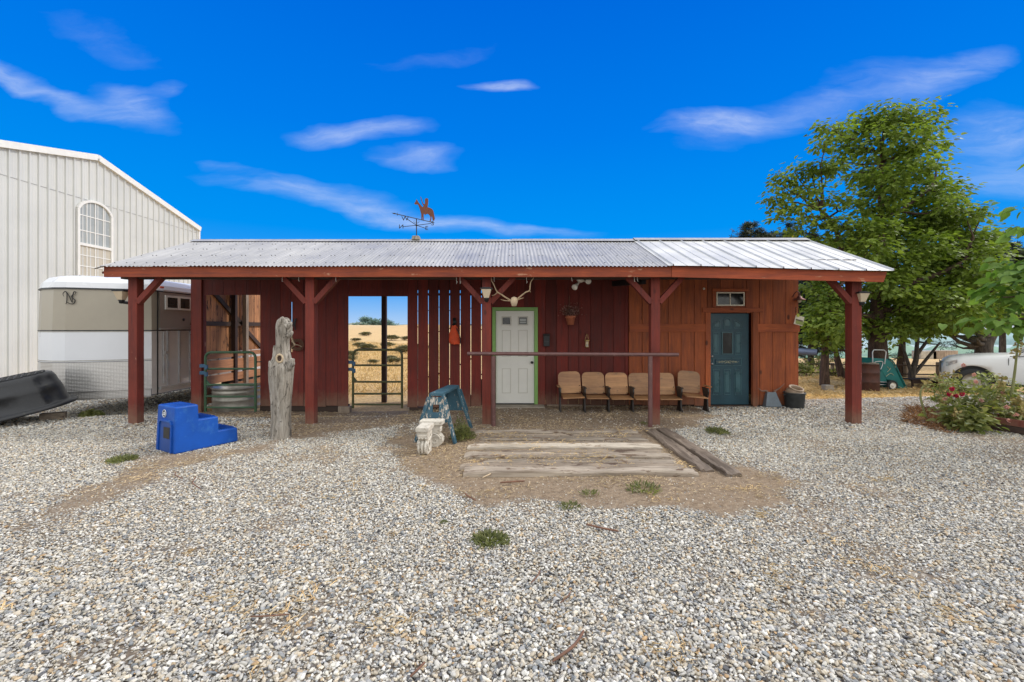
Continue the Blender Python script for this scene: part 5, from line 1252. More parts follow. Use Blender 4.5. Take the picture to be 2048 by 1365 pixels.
# ================================================================== CARVED STONE SUPPORTS
def corbel(c, rz, label, tk=.17):
    t = thing('stone_bench_support', c, label, 'stone pedestal', 'carved stone bench supports'); t.rotation_euler = (0, 0, rz); t.scale = (.88, .88, .90); t['_o'] = (0, 0, 0)
    mb = MB(); mb.box((0, 0, .375), (.37, tk + .05, .07)); mb.box((0, 0, .325), (.31, tk + .01, .03)); mb.build('top_slab', M_stone, t, world=False, bevel=.012)
    pr = [(-.11, 0), (.12, 0), (.12, .03), (.155, .06), (.165, .12), (.14, .165), (.105, .18), (.10, .21), (.14, .24), (.15, .28), (.14, .31), (-.14, .31), (-.15, .28), (-.14, .24), (-.09, .20), (-.09, .17), (-.135, .14), (-.14, .07), (-.11, .03)]
    mb = MB(); mb.prism(pr, tk, c=(0, -tk / 2, 0)); bd = mb.build('scroll_body', M_stone, t, world=False, bevel=.014)
    mb = MB()
    for sy in (-1, 1):
        yy_ = sy * (tk / 2 + .004)
        mb.tube([(.07 + (.085 - .010 * a) * math.cos(a + .4), yy_, .10 + (.085 - .010 * a) * math.sin(a + .4)) for a in np.linspace(0, 7.4, 30)], .013, 6)
        mb.tube(bez([(.145, yy_, .15), (.08, yy_, .20), (-.02, yy_, .215), (-.10, yy_, .25)]), .013, 6)
        mb.tube([(-.085 + (.055 - .0075 * a) * math.cos(2.2 - a), yy_, .255 + (.05 - .007 * a) * math.sin(2.2 - a)) for a in np.linspace(0, 6.4, 22)], .010, 6)
    mb.build('scroll_relief', M_stone, t, world=False)
    mb = MB()
    for o_ in (-.05, 0, .05): mb.tube(bez([(.115, o_, .02), (.16, o_, .06), (.17, o_, .12), (.14, o_, .17), (.105, o_, .20), (.145, o_, .25)]), .018, 6)
    mb.build('flutes', M_stone, t, world=False); return t
corbel(Vector((-1.17, 6.05, gz(-1.1, 6))), R(-94), 'carved white stone bench support standing end-on in front', .145)
corbel(Vector((-1.135, 6.40, gz(-1, 6.3))), R(-4), 'carved white stone bench support side-on touching the sawhorse')

# ================================================================== UPTURNED STOCK TANK (black)
Mt = Matrix.Translation((-8.93, 7.72, .12)) @ Euler((R(2), R(-13), R(44))).to_matrix().to_4x4()
tt = bpy.data.objects.new('water_trough', None); COL.objects.link(tt); tt.matrix_world = Mt; tt['_o'] = (0, 0, 0); tag(tt, 'black plastic water trough lying upside down beside the trailer', 'trough')
def se(a, b_, e, n=72):
    out = []
    for i in range(n):
        t_ = 2 * math.pi * i / n; cx_ = math.cos(t_); sy_ = math.sin(t_)
        out.append((a * math.copysign(abs(cx_) ** e, cx_), b_ * math.copysign(abs(sy_) ** e, sy_)))
    return out
def ring_rows(rows):
    mb = MB(); n = 72; vs = []
    for a, b_, z, rib in rows:
        for i, (x_, y_) in enumerate(se(a, b_, .72)):
            f = 1 - rib * (1 if (i % 9) in (0, 1, 2) else 0); vs.append((x_ * f, y_ * f, z))
    mb.add(vs, [(r * n + i, r * n + (i + 1) % n, (r + 1) * n + (i + 1) % n, (r + 1) * n + i) for r in range(len(rows) - 1) for i in range(n)], .5, True); return mb, vs
rows = [(1.0, .50, .03, 0), (1.09, .58, -.02, 0), (1.10, .59, .0, 0), (1.09, .58, .03, 0), (1.04, .54, .045, 0), (1.015, .52, .06, .0), (1.01, .515, .075, .035), (.99, .50, .16, .04), (.97, .48, .30, .045), (.97, .48, .31, .02), (.95, .465, .40, .02), (.94, .455, .41, .045), (.92, .44, .52, .05), (.89, .42, .575, .03), (.84, .38, .60, 0)]
mb, vs = ring_rows(rows); mb.build('shell', M_trough, tt, world=False)
mb = MB(); mb.add([(x_, y_, .60) for x_, y_ in se(.84, .38, .72)], [tuple(range(72))], .5); mb.build('tank_bottom', M_trough, tt, world=False)
mb = MB()
for k in range(-9, 10):
    x_ = k * .085; yl = .355 * max(0, 1 - abs(x_ / .84) ** 2.6) ** .4
    if yl > .05: mb.bb(x_ - .012, x_ + .012, -yl, yl, .601, .618)
for k in range(-4, 5):
    y_ = k * .08; xl = .80 * max(0, 1 - abs(y_ / .38) ** 2.6) ** .4; mb.bb(-xl, xl, y_ - .012, y_ + .012, .6015, .620)
mb.build('waffle_ribs', M_trough, tt, world=False)
mb = MB(); mb.box((-8.38, 8.22, .06), (.34, .14, .12), (0, 0, .6)); solo(mb, 'timber_block', M_greyb, (-8.28, 8.22, 0), 'short timber block under the black water trough', 'timber', bevel=.008)
# ================================================================== TREES
def crown(name, blobs, leaf, mat, parent, origin, dens, tmpl=LEAF_V, faces=LEAF_F, droop=.35, shell=.55, flat=1.):
    """blobs: (centre, radius, squash). Leaves in small sprays through each clump"""
    P_, X_, N_, S_, R_ = [], [], [], [], []
    for c_, r_, sq in blobs:
        ns = max(3, int(dens * r_ ** 2))
        u = rng.normal(0, 1, (ns, 3)); u /= np.linalg.norm(u, axis=1, keepdims=True)
        rad = r_ * (shell + (1 - shell) * rng.random(ns)) * (.75 + .45 * rng.random(ns))
        sc_ = np.array(c_) + u * rad[:, None] * np.array([1, 1, sq])
        shade = rng.random(ns)
        for k in range(ns):
            m_ = 8; off = rng.normal(0, 1, (m_, 3)) * leaf * np.array([1.0, 1.0, .42]) * 1.05
            P_.append(sc_[k] + off)
            out = u[k] * .7 + off / (np.linalg.norm(off, axis=1, keepdims=True) + 1e-6) * .8 + rng.normal(0, .25, (m_, 3)); out[:, 2] = out[:, 2] * .4 - droop
            X_.append(out); nn_ = rng.normal(0, .38, (m_, 3)); nn_[:, 2] += 1.; nn_ += u[k] * .35; N_.append(nn_)
            S_.append(leaf * rng.uniform(.65, 1.2, m_)); R_.append(np.clip(shade[k] * .6 + rng.uniform(0, .4, m_) + (.02 if rng.random() < .05 else 0), 0, 1))
    pos = np.concatenate(P_); V = place_leaves(pos, np.concatenate(X_), np.concatenate(N_), np.concatenate(S_), tmpl)
    print(name, len(pos))
    return arrays_obj(name, V, len(tmpl), faces, np.concatenate(R_), mat, parent, origin=tuple(origin))
def limb(mb, a, b_, r0, r1, wob=.12, n=9):
    a = Vector(a); b_ = Vector(b_); L_ = (b_ - a).length; pts = []; s = random.uniform(0, 99)
    for i in range(n):
        t_ = i / (n - 1); e = math.sin(math.pi * t_) * L_ * wob
        pts.append(a.lerp(b_, t_) + Vector((mnoise.noise(Vector((t_ * 2 + s, 0, 0))) * e, mnoise.noise(Vector((0, t_ * 2 + s, 0))) * e, mnoise.noise(Vector((0, 0, t_ * 2 + s))) * e + math.sin(math.pi * t_) * L_ * -.03)))
    mb.tube(pts, [r0 + (r1 - r0) * (i / (n - 1)) ** .8 for i in range(n)], 8, rnd=.5); return pts

# the large broad-leaved tree behind the right end of the barn
D = 16.0
tb = P(1757, 772, D); tb.z = gz(tb.x, tb.y)
tree = thing('catalpa_tree', tb, 'tall broad leaved tree with bright green crown right of the barn', 'tree')
CB = [(1790, 232, 46), (1745, 240, 36), (1838, 232, 34), (1862, 228, 16), (1665, 262, 30), (1700, 265, 32), (1650, 285, 22), (1700, 300, 30), (1760, 285, 46), (1820, 280, 40), (1855, 262, 26), (1862, 295, 20), (1885, 285, 14), (1720, 345, 34), (1775, 335, 42), (1835, 330, 44), (1872, 345, 24), (1680, 325, 18),
      (1590, 345, 26), (1622, 340, 24), (1655, 335, 30), (1562, 368, 22), (1545, 395, 18), (1590, 385, 26), (1630, 380, 24), (1560, 415, 24), (1600, 425, 26), (1545, 440, 12), (1650, 400, 20), (1690, 400, 22), (1720, 395, 24), (1640, 440, 24), (1590, 458, 22), (1680, 445, 22),
      (1780, 395, 30), (1830, 385, 42), (1875, 385, 38), (1905, 410, 30), (1850, 430, 48), (1900, 445, 44), (1940, 430, 26), (1965, 425, 16), (1720, 455, 36), (1765, 450, 30), (1800, 470, 44), (1690, 490, 38), (1650, 490, 34), (1615, 490, 24), (1740, 500, 44), (1850, 495, 52), (1910, 490, 50), (1960, 480, 38), (1985, 505, 30), (1800, 530, 50), (1700, 530, 36), (1870, 545, 56), (1940, 540, 56), (1990, 555, 46), (2010, 580, 36),
      (1770, 570, 46), (1830, 600, 54), (1900, 605, 56), (1970, 615, 50), (1740, 600, 40), (1780, 640, 46), (1850, 645, 44), (1730, 650, 36), (1660, 600, 34), (1640, 640, 34), (1680, 650, 36), (1625, 665, 22), (1630, 620, 26), (1800, 665, 26), (1910, 640, 40), (1665, 560, 30), (1690, 600, 30), (1655, 680, 22), (1620, 570, 22)]
CB += [(1752, 372, 30), (1765, 425, 30), (1745, 350, 22), (1775, 455, 32), (1735, 415, 26), (1790, 360, 30)]
blobs = []; cen = []
for px, py, r_ in CB:
    xo = (px - 1770) / 230; dd = D + random.uniform(-1, 1) * 1.7 * math.sqrt(max(.1, 1 - xo * xo)) * min(1, (py - 190) / 150)
    if py > 560: dd = D - random.uniform(-.3, 1.9)
    c_ = P(px, py, dd); blobs.append((c_, r_ / F * dd, .72)); cen.append(c_)
    if r_ > 34 and py > 330:
        dd2 = D + random.uniform(.6, 2.2); blobs.append((P(px + random.uniform(-20, 20), py, dd2), r_ / F * dd2, .75))
mb = MB(); topp = P(1768, 250, D)
spine = [tb + Vector((0, 0, -.2)), tb + Vector((0, 0, .5)), P(1755, 660, D), P(1757, 560, D), P(1762, 450, D), P(1762, 350, D), topp]
sp2 = bez(spine, 5); ns = len(sp2); mb.tube(sp2, [np.interp(i / (ns - 1), [0, .06, .2, .5, .8, 1], [.52, .40, .31, .18, .08, .03]) for i in range(ns)], 12, rnd=.5)
bough = [limb(mb, P(1757, 560, D), P(1640, 420, D), .14, .05), limb(mb, P(1760, 500, D), P(1700, 460, D - .5), .10, .04), limb(mb, P(1757, 600, D), P(1930, 520, D - .6), .15, .05), limb(mb, P(1762, 440, D), P(1860, 380, D), .09, .03), limb(mb, P(1757, 620, D), P(1870, 600, D - 1.3), .13, .05), limb(mb, P(1757, 640, D), P(1650, 600, D - .8), .10, .04)]
nodes = sp2[10:] + [p_ for b_ in bough for p_ in b_[3:]]
for c_ in cen:
    s_ = min(nodes, key=lambda n_: (n_ - c_).length + max(0, n_.z - c_.z + .2) * 1.5); limb(mb, s_, c_, .045, .012, .18, 7)
mb.build('trunk', M_bark, tree)
crown('crown', blobs, .155, M_leaf, tree, tb, 98)

# near tree at the right, its trunk just out of the picture, boughs reaching in
tb2 = Vector((9.9, 6.4, 0)); tr2 = thing('overhanging_tree', tb2, 'near broad leaved tree with large green leaves hanging in from the right edge', 'tree')
NB = [(2062, 415, 7.0, .10), (2070, 455, 7.0, .09), (2062, 550, 6.8, .16), (2030, 575, 6.8, .15), (2005, 595, 6.8, .10), (2060, 600, 6.8, .16), (2010, 640, 6.6, .11), (2045, 650, 6.6, .15), (1985, 642, 6.7, .06), (2140, 560, 6.7, .35), (2160, 420, 6.8, .32), (2170, 640, 6.6, .35), (2220, 300, 6.6, .5), (2260, 480, 6.4, .6), (2040, 530, 7, .08)]
mb = MB(); limb(mb, tb2 + Vector((0, 0, -.2)), tb2 + Vector((-.2, 0, 2.2)), .2, .16, .03); limb(mb, tb2 + Vector((-.2, 0, 2.2)), tb2 + Vector((-.2, .2, 4.6)), .15, .05)
hub = tb2 + Vector((-.2, 0, 2.2)); blobs = []
for px, py, d_, r_ in NB:
    c_ = P(px, py, d_); blobs.append((c_, r_, .7)); limb(mb, hub if py > 500 else tb2 + Vector((-.2, .1, 3.2)), c_, .04, .008, .15)
mb.build('trunk', M_bark, tr2); crown('crown', blobs, .17, M_leafn, tr2, tb2, 190, droop=.5)

def conifer(name, base, ht, rad, label, mat, n=26, cat='tree', group='dark conifers beyond the yard', low=.1, dens=1.):
    t = thing(name, base, label, cat, group); mb = MB(); mb.tube([base + Vector((0, 0, -.3)), base + Vector((0, 0, ht * .5)), base + Vector((.05, 0, ht))], [.16 * ht / 7, .1 * ht / 7, .015], 8)
    P_, X_, N_, S_ = [], [], [], []
    for k in range(n):
        t_ = (k + random.random()) / n; z = ht * (low + (1 - low) * t_); rr_ = rad * (1 - t_) ** .7 * random.uniform(.75, 1.15) + .12
        for j in range(7):
            an = random.uniform(0, 6.28); dv_ = Vector((math.cos(an), math.sin(an), random.uniform(-.25, .1))); e = base + Vector((0, 0, z)) + dv_ * rr_
            mb.tube([base + Vector((0, 0, z)), e], [.03 * (1 - t_) + .008, .005], 5)
            m_ = int(16 * dens * (rr_ + .3)); tt_ = rng.uniform(.2, 1.05, m_)[:, None]
            P_.append(np.array(base + Vector((0, 0, z))) + np.array(dv_) * rr_ * tt_ + rng.normal(0, .07, (m_, 3)))
            X_.append(np.array(dv_) + rng.normal(0, .5, (m_, 3))); N_.append(rng.normal(0, .5, (m_, 3)) + [0, 0, 1]); S_.append(rng.uniform(.12, .22, m_))
    mb.build('trunk', M_barkg, t); V = place_leaves(np.concatenate(P_), np.concatenate(X_), np.concatenate(N_), np.concatenate(S_), STAR_V)
    arrays_obj('crown', V, len(STAR_V), STAR_F, rng.random(len(V) // len(STAR_V)), mat, t, origin=tuple(base)); return t
def gpt(px, d): x_ = (px - CX) / F * d; return Vector((x_, d, gz(x_, d)))
b1 = gpt(1578, 24); conifer('spruce_tree', b1, P(0, 448, 24).z - b1.z, 1.9, 'blue grey spruce tree showing beside the right barn corner', M_spruce, 34)
b1 = gpt(1622, 21); conifer('spruce_tree', b1, P(0, 470, 21).z - b1.z, 1.5, 'dense blue spruce behind the small light green boughs', M_spruce, 34, dens=1.4, low=.2)
b1 = gpt(1500, 27); conifer('pine_tree', b1, P(0, 444, 27).z - b1.z, 3.6, 'brownish conifer tip rising above the ribbed roof', M_needle, 26, low=.45)
b1 = gpt(1540, 28); conifer('pine_tree', b1, P(0, 462, 28).z - b1.z, 3.4, 'low dark conifer just above the barn ridge', M_needle, 24, low=.4)
b1 = gpt(2005, 24); conifer('pine_tree', b1, P(0, 466, 24).z - b1.z, 2.2, 'tall dark pine right of the broad leaved tree', M_needle, 30, low=.35, dens=1.2)
b1 = gpt(2055, 23); conifer('pine_tree', b1, P(0, 500, 23).z - b1.z, 1.8, 'dark pine at the right picture edge', M_needle, 26, low=.35, dens=1.2)

def bushy(name, base, trunk_pts, r0, CBl, leaf, mat, bark, label, dens, tmpl=STAR_V, faces=STAR_F, cat='tree', group=None, sq=.6, droop=.1):
    t = thing(name, base, label, cat, group); mb = MB(); pts = bez(trunk_pts, 5); n = len(pts); mb.tube(pts, [r0 * (1 - .65 * i / (n - 1)) for i in range(n)], 9); blobs = []
    for px, py, d_, r_ in CBl:
        c_ = P(px, py, d_); blobs.append((c_, r_, sq)); s_ = min(pts[n // 3:], key=lambda q_: (q_ - c_).length); limb(mb, s_, c_, r0 * .32, .012, .2, 7)
    mb.build('trunk', bark, t); crown('crown', blobs, leaf, mat, t, base, dens, tmpl, faces, droop, .35); return t
# broad dark juniper with leaning trunk behind the car
b1 = gpt(1985, 18.5); bushy('juniper_tree', b1, [b1 + Vector((-.2, 0, -.2)), P(1968, 700, 18.5), P(1985, 665, 18.5), P(2010, 640, 18.4)], .36,
    [(px, py, 18.2 + random.uniform(-.8, .8), r_) for px, py, r_ in ((1880, 655, .5), (1920, 640, .6), (1960, 625, .7), (2000, 610, .7), (2040, 600, .8), (1900, 625, .5), (1850, 640, .4), (1940, 672, .35), (1905, 690, .28), (2080, 620, .8), (1980, 650, .4), (1860, 600, .5), (1920, 590, .6), (1820, 655, .4))], .13, M_needle, M_barkg, 'dark spreading juniper with leaning trunk behind the silver car', 70)
b1 = gpt(1825, 17.2); bushy('twisted_tree', b1, [b1 + Vector((0, 0, -.2)), P(1824, 745, 17.2), P(1832, 720, 17.2), P(1834, 690, 17.2), P(1838, 660, 17.2)], .13,
    [(px, py, 17.2 + random.uniform(-.6, .6), r_) for px, py, r_ in ((1800, 670, .22), (1860, 668, .28), (1880, 690, .22), (1845, 650, .3), (1890, 660, .3), (1815, 640, .25), (1870, 640, .3))], .10, M_needle, M_barkg, 'small twisted dark tree with forked bare trunk beside the cart', 60)
for a, b_, c3 in (((1825, 752), (1808, 700), (1800, 675)), ((1827, 750), (1868, 700), (1880, 685)), ((1832, 712), (1860, 675), (1870, 668))):
    mb = MB(); mb.tube(bez([P(*a, 17.2), P(*b_, 17.2), P(*c3, 17.1)]), [.07 - .004 * i for i in range(13)], 7); o = mb.build('branch', M_barkg, bpy.data.objects['twisted_tree'])
b1 = gpt(1803, 18.8); bushy('yellowing_tree', b1, [b1 + Vector((0, 0, -.2)), P(1802, 740, 18.8), P(1804, 700, 18.8), P(1806, 660, 18.8)], .22,
    [(px, py, 19 + random.uniform(-.5, .5), r_) for px, py, r_ in ((1790, 690, .3), (1783, 715, .22), (1812, 665, .35), (1780, 660, .35), (1800, 640, .4))], .12, M_shrub, M_bark, 'slim tree with sparse yellow green leaves behind the cart', 50, LEAF_V, LEAF_F)
b1 = gpt(1650, 15.5); bushy('young_catalpa', b1, [b1 + Vector((0, 0, -.2)), P(1649, 740, 15.5), P(1651, 700, 15.5), P(1655, 650, 15.5), P(1660, 600, 15.5)], .17,
    [(px, py, 15.1 + random.uniform(-.5, .5), r_) for px, py, r_ in ((1640, 672, .34), (1660, 650, .4), (1675, 680, .3), (1625, 655, .28), (1690, 660, .34), (1650, 620, .4), (1618, 682, .14), (1665, 700, .16), (1700, 640, .3), (1685, 610, .35), (1640, 590, .34))], .15, M_leaf, M_bark, 'shorter broad leaved tree with grey trunk on a block beside the barn', 80, LEAF_V, LEAF_F, droop=.4, sq=.75)
b1 = gpt(1684, 18); bushy('thin_dark_tree', b1, [b1 + Vector((0.1, 0, -.2)), P(1680, 740, 18), P(1673, 710, 18), P(1668, 680, 18)], .17, [(1670, 690, 18, .35), (1650, 690, 18.4, .3), (1700, 690, 18, .35), (1680, 660, 18, .4), (1730, 690, 18.2, .35)], .13, M_leaf, M_bark, 'thin dark trunk with shaded leaves between post and grey trunk', 40, LEAF_V, LEAF_F)
# yellow-green shrubs along the fence
def shrub(name, px, py, d_, r_, label, mat, leaf=.09, dens=90, group=None, sq=.7, cat='shrub', tm=LEAF_V, fc=LEAF_F):
    b1 = gpt(px, d_); c_ = P(px, py, d_); t = thing(name, b1, label, cat, group); mb = MB()
    for _ in range(7): limb(mb, b1 + Vector((random.uniform(-.1, .1), random.uniform(-.1, .1), -.05)), c_ + Vector((random.uniform(-.6, .6) * r_, random.uniform(-.6, .6) * r_, random.uniform(-.3, .5) * r_)), .02, .006)
    mb.build('stems', M_bark, t); crown('foliage', [(c_ + Vector((random.uniform(-.5, .5) * r_, random.uniform(-.5, .5) * r_, random.uniform(-.3, .3) * r_)), r_ * .65, sq) for _ in range(5)], leaf, mat, t, b1, dens, tm, fc, .15, .3); return t
shrub('shrub', 1612, 735, 19, .62, 'pale yellow green shrub left of the grey trunk', M_shrub); shrub('shrub', 1640, 722, 20, .55, 'pale yellow green shrub behind the grey trunk', M_shrub); shrub('shrub', 1668, 745, 19, .5, 'yellow green shrub between the trunks near the fence', M_shrub)
shrub('shrub', 1700, 740, 20.5, .6, 'yellow green shrub behind the right porch post', M_shrub)
shrub('shrub', 1740, 745, 19.6, .5, 'yellow green shrub behind the rusty barrel', M_shrub)
# sagebrush in the field
sg = [(735, 658, 48), (712, 661, 40), (780, 660, 44), (770, 664, 36), (800, 668, 30), (706, 672, 27), (728, 670, 32), (790, 684, 22), (776, 682, 24), (706, 683, 24), (748, 683, 22), (808, 661, 45), (720, 666, 35), (590, 668, 32), (845, 668, 32)]
sb0 = None
for i, (px, py, d_) in enumerate(sg):
    b1 = gpt(px, d_)
    if sb0 is None:
        o = bpy.data.objects.new('sagebrush', None); COL.objects.link(o); o.location = b1; crown('foliage', [((random.uniform(-.4, .4), random.uniform(-.4, .4), .3), .34, .6) for _ in range(6)], .09, M_sage, o, (0, 0, 0), 260, LEAF_V, LEAF_F, -.3, .2); mb = MB()
        for _ in range(8): mb.tube([(0, 0, -.05), (random.uniform(-.5, .5), random.uniform(-.5, .5), .4)], .01, 5)
        mb.build('stems', M_bark, o, world=False); sb0 = o
    else: o = copy_tree(sb0); o.location = b1
    s_ = random.uniform(.7, 1.2) * (.55 if d_ < 30 else .85); o.scale = (s_ * 1.3, s_, s_); o.rotation_euler = (0, 0, random.uniform(0, 6)); tag(o, 'dull grey green sagebrush clump in the golden field behind the doorway', 'sagebrush', 'sagebrush clumps in the field')
# distant rise with trees, valley hills; aerial haze mixed into their colours
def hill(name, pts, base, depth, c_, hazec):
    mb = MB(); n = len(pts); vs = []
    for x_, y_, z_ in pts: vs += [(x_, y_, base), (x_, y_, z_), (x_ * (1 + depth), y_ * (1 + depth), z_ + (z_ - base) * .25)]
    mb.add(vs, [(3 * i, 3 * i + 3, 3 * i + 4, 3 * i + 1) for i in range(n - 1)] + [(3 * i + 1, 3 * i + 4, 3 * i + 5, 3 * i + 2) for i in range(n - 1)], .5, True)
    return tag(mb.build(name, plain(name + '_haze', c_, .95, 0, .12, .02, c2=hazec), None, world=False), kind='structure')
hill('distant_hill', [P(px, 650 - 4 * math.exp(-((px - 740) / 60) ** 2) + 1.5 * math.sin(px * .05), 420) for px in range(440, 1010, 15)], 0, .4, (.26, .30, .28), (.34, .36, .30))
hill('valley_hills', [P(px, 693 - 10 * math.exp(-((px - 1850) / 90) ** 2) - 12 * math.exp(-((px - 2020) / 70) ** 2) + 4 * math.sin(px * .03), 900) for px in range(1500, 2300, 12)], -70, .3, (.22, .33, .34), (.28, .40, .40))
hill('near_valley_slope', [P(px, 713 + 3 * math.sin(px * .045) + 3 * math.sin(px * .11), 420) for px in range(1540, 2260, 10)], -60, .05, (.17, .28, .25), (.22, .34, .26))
for px, py, r_, d_ in [(722, 645, 2.6, 235), (735, 641, 3.8, 240), (750, 643, 3.0, 238), (765, 644, 3.4, 236), (778, 645, 2.4, 232), (708, 648, 2.0, 230), (790, 648, 1.8, 236)]:
    c_ = P(px, py + 3, d_); b1 = Vector((c_.x, d_, gz(c_.x, d_)))
    t = thing('hazy_tree', b1, 'hazy grey green tree on the skyline beyond the field', 'tree', 'hazy trees on the skyline'); mb = MB(); mb.tube([b1, c_], .2, 6); mb.build('trunk', M_barkg, t)
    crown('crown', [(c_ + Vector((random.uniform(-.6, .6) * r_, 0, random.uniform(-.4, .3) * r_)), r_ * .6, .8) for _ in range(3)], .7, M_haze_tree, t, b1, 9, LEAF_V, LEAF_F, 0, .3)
for px, py, r_, d_ in [(1862, 724, 2.6, 140), (1935, 712, 3.4, 200), (1905, 713, 3.0, 215), (1880, 711, 3.0, 225), (1790, 715, 3.4, 200), (1830, 713, 3, 210)]:
    c_ = P(px, py, d_); b1 = Vector((c_.x, d_, gz(c_.x, d_)))
    t = thing('valley_tree', b1, 'hazy blue green tree standing in the far valley', 'tree', 'hazy trees in the valley'); mb = MB(); mb.tube([b1 + Vector((0, 0, -1)), c_], .2, 6); mb.build('trunk', M_barkg, t)
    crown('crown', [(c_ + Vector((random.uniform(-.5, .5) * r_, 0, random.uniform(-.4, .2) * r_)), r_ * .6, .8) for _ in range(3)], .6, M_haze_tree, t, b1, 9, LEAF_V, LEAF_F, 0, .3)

# ================================================================== FENCE, BLOCK, TUBE, BARREL, CART
fp = [(1590, 19.5), (1665, 19.0), (1755, 18.8), (1812, 18.6), (1878, 18.4), (1950, 18.2)]
t = thing('rail_fence', gpt(1700, 19), 'low wooden rail fence behind the trees', 'fence'); tops = []
for px, d_ in fp:
    b_ = gpt(px, d_); mb = MB(); mb.tube([b_ + Vector((0, 0, -.2)), b_ + Vector((0, 0, .55 if px < 1800 else .62))], .10 if px > 1800 else .07, 9); mb.build('post', M_greyz, t, bevel=0); tops.append(b_)
for k in range(len(tops) - 1):
    for z in (.12, .48): mb = MB(); mb.tube([tops[k] + Vector((0, -.1, z)), tops[k + 1] + Vector((0, -.1, z + .01))], .028, 7); mb.build('rail', M_dark, t)
b_ = gpt(1655, 14.7); mb = MB(); mb.box(b_ + Vector((0, 0, .07)), (.28, .22, .20)); solo(mb, 'stone_block', M_concrete, b_, 'square stone block at the foot of the grey trunk', 'block', bevel=.02)
a = P(1592, 703, 14.5); b_ = P(1634, 705, 14.2); t = thing('roof_tube', Vector((b_.x, b_.y, gz(b_.x, b_.y))), 'blue grey tube sticking out beyond the right barn corner', 'tube')
mb = MB(); mb.tube([a - Vector((.8, 0, 0)), a, b_], .10, 18, cap=False); mb.build('tube', M_tube, t, solid=.006)
mb = MB(); mb.disc(b_ - Vector((.03, 0, 0)), .094, 16, Euler((0, R(90), 0)).to_matrix()); mb.build('dark_opening', M_black, t)
mb = MB(); mb.bar((a.x - .3, 14.5, gz(a.x, 14.5) - .1), (a.x - .3, 14.5, a.z - .09), .08, .08); mb.build('prop', M_dark, t)
bc = gpt(1737, 14.6); bc.z = P(0, 781, 14.6).z
t = thing('rusty_barrel', bc, 'rust brown steel barrel beside the right porch post', 'barrel'); rb = .29; hb = .86
mb = MB(); mb.lathe([(0, .02), (rb - .01, .0), (rb, .02), (rb, .26), (rb + .015, .28), (rb, .30), (rb, .56), (rb + .015, .58), (rb, .60), (rb, hb - .01), (rb + .012, hb), (rb - .01, hb), (rb - .02, hb - .12), (0, hb - .12)], bc, 32); mb.build('drum', M_barrel, t)
mb = MB()
for k in range(9): a0_ = random.uniform(0, 6.28); a1_ = a0_ + random.uniform(2, 4); mb.bar(bc + Vector((rb * .8 * math.cos(a0_), rb * .8 * math.sin(a0_), hb - .05 + random.random() * .07)), bc + Vector((rb * .9 * math.cos(a1_), rb * .9 * math.sin(a1_), hb - .02 + random.random() * .06)), .05, .02)
mb.build('scrap_wood', M_greyz, t)
# garden cart tipped up on end
cc = gpt(1782, 15.2); cc.z = P(0, 779, 15.2).z
t = thing('garden_cart', cc, 'green two wheeled garden cart tipped up beside the barrel', 'cart')
def Z3(zx, zy, d): return P(1590 + zx / 7.585, 660 + zy / 7.585, d)
yn, yf_ = 14.9, 15.55
sidep = [(1400, 440), (1450, 450), (1490, 490), (1600, 700), (1690, 890), (1590, 905), (1500, 780), (1390, 760), (1310, 620), (1320, 560), (1370, 460)]
front = [Z3(x_, y_, yn) for x_, y_ in sidep]; back = [Z3(x_ - 190, y_ - 8, yn) + Vector((0, yf_ - yn, 0)) for x_, y_ in sidep]
n = len(front); mb = MB(); mb.add(front + back, [tuple(range(n - 1, -1, -1)), tuple(range(n, 2 * n))] + [(i, (i + 1) % n, (i + 1) % n + n, i + n) for i in range(n)], .5); mb.build('tub', M_cart, t, bevel=.03)
mb = MB(); rim = [Z3(x_, y_, yn - .02) for x_, y_ in ((1420, 440), (1490, 485), (1600, 700), (1692, 888))]; mb.tube(bez(rim, 5), .022, 7); mb.build('rim', M_cart, t)
mb = MB(); mb.add([Z3(1165, 430, yn), Z3(1400, 440, yn), Z3(1360, 520, yn), Z3(1320, 600, yn), Z3(1250, 560, yn), Z3(1170, 500, yn)], [tuple(range(6))], .5); mb.add([Z3(1250, 630, yn + .02), Z3(1320, 630, yn + .02), Z3(1390, 780, yn + .02), Z3(1250, 780, yn + .02)], [(0, 1, 2, 3)], .5); mb.build('end_panel', M_cart, t, solid=.02)
mb = MB()
for arc in ([(1400, 640), (1440, 600), (1450, 575)], [(1380, 710), (1450, 660), (1500, 690)], [(1400, 560), (1425, 585), (1440, 600)]): mb.tube(bez([Z3(x_, y_, yn - .012) for x_, y_ in arc]), .007, 5)
mb.build('side_marking', M_gold, t)
mb = MB(); hp = [(1180, 520), (1175, 340), (1195, 305), (1350, 308), (1380, 335), (1360, 520)]; mb.tube([Z3(x_, y_, yn - .03) for x_, y_ in hp], .016, 8); mb.tube(bez([Z3(1200, 520, yn - .03), Z3(1230, 485, yn - .03), Z3(1330, 490, yn - .03), Z3(1300, 600, yn - .03)]), .014, 7); mb.build('handle', M_alupipe, t)
mb = MB(); mb.tube([Z3(1250, 790, yn), Z3(1480, 800, yn)], .014, 7); mb.tube([Z3(1250, 830, yn), Z3(1480, 840, yn)], .014, 7); mb.build('axle', M_alupipe, t)
for zx, zy, yy_ in ((1472, 845, yn - .10), (1420, 835, yf_ + .05)):
    c_ = Z3(zx, zy, yy_); Mx = Euler((R(90), 0, 0)).to_matrix(); mb = MB(); mb.lathe([(.10, -.04), (.155, -.045), (.175, -.02), (.175, .02), (.155, .045), (.10, .04)], c_, 24, Mx); wl = mb.build('wheel', M_rubber, t)
    mb = MB(); mb.lathe([(0, .02), (.03, .045), (.035, .02), (.085, .02), (.105, .042)], c_, 20, Mx); mb.build('rim', M_lampwhite, wl)
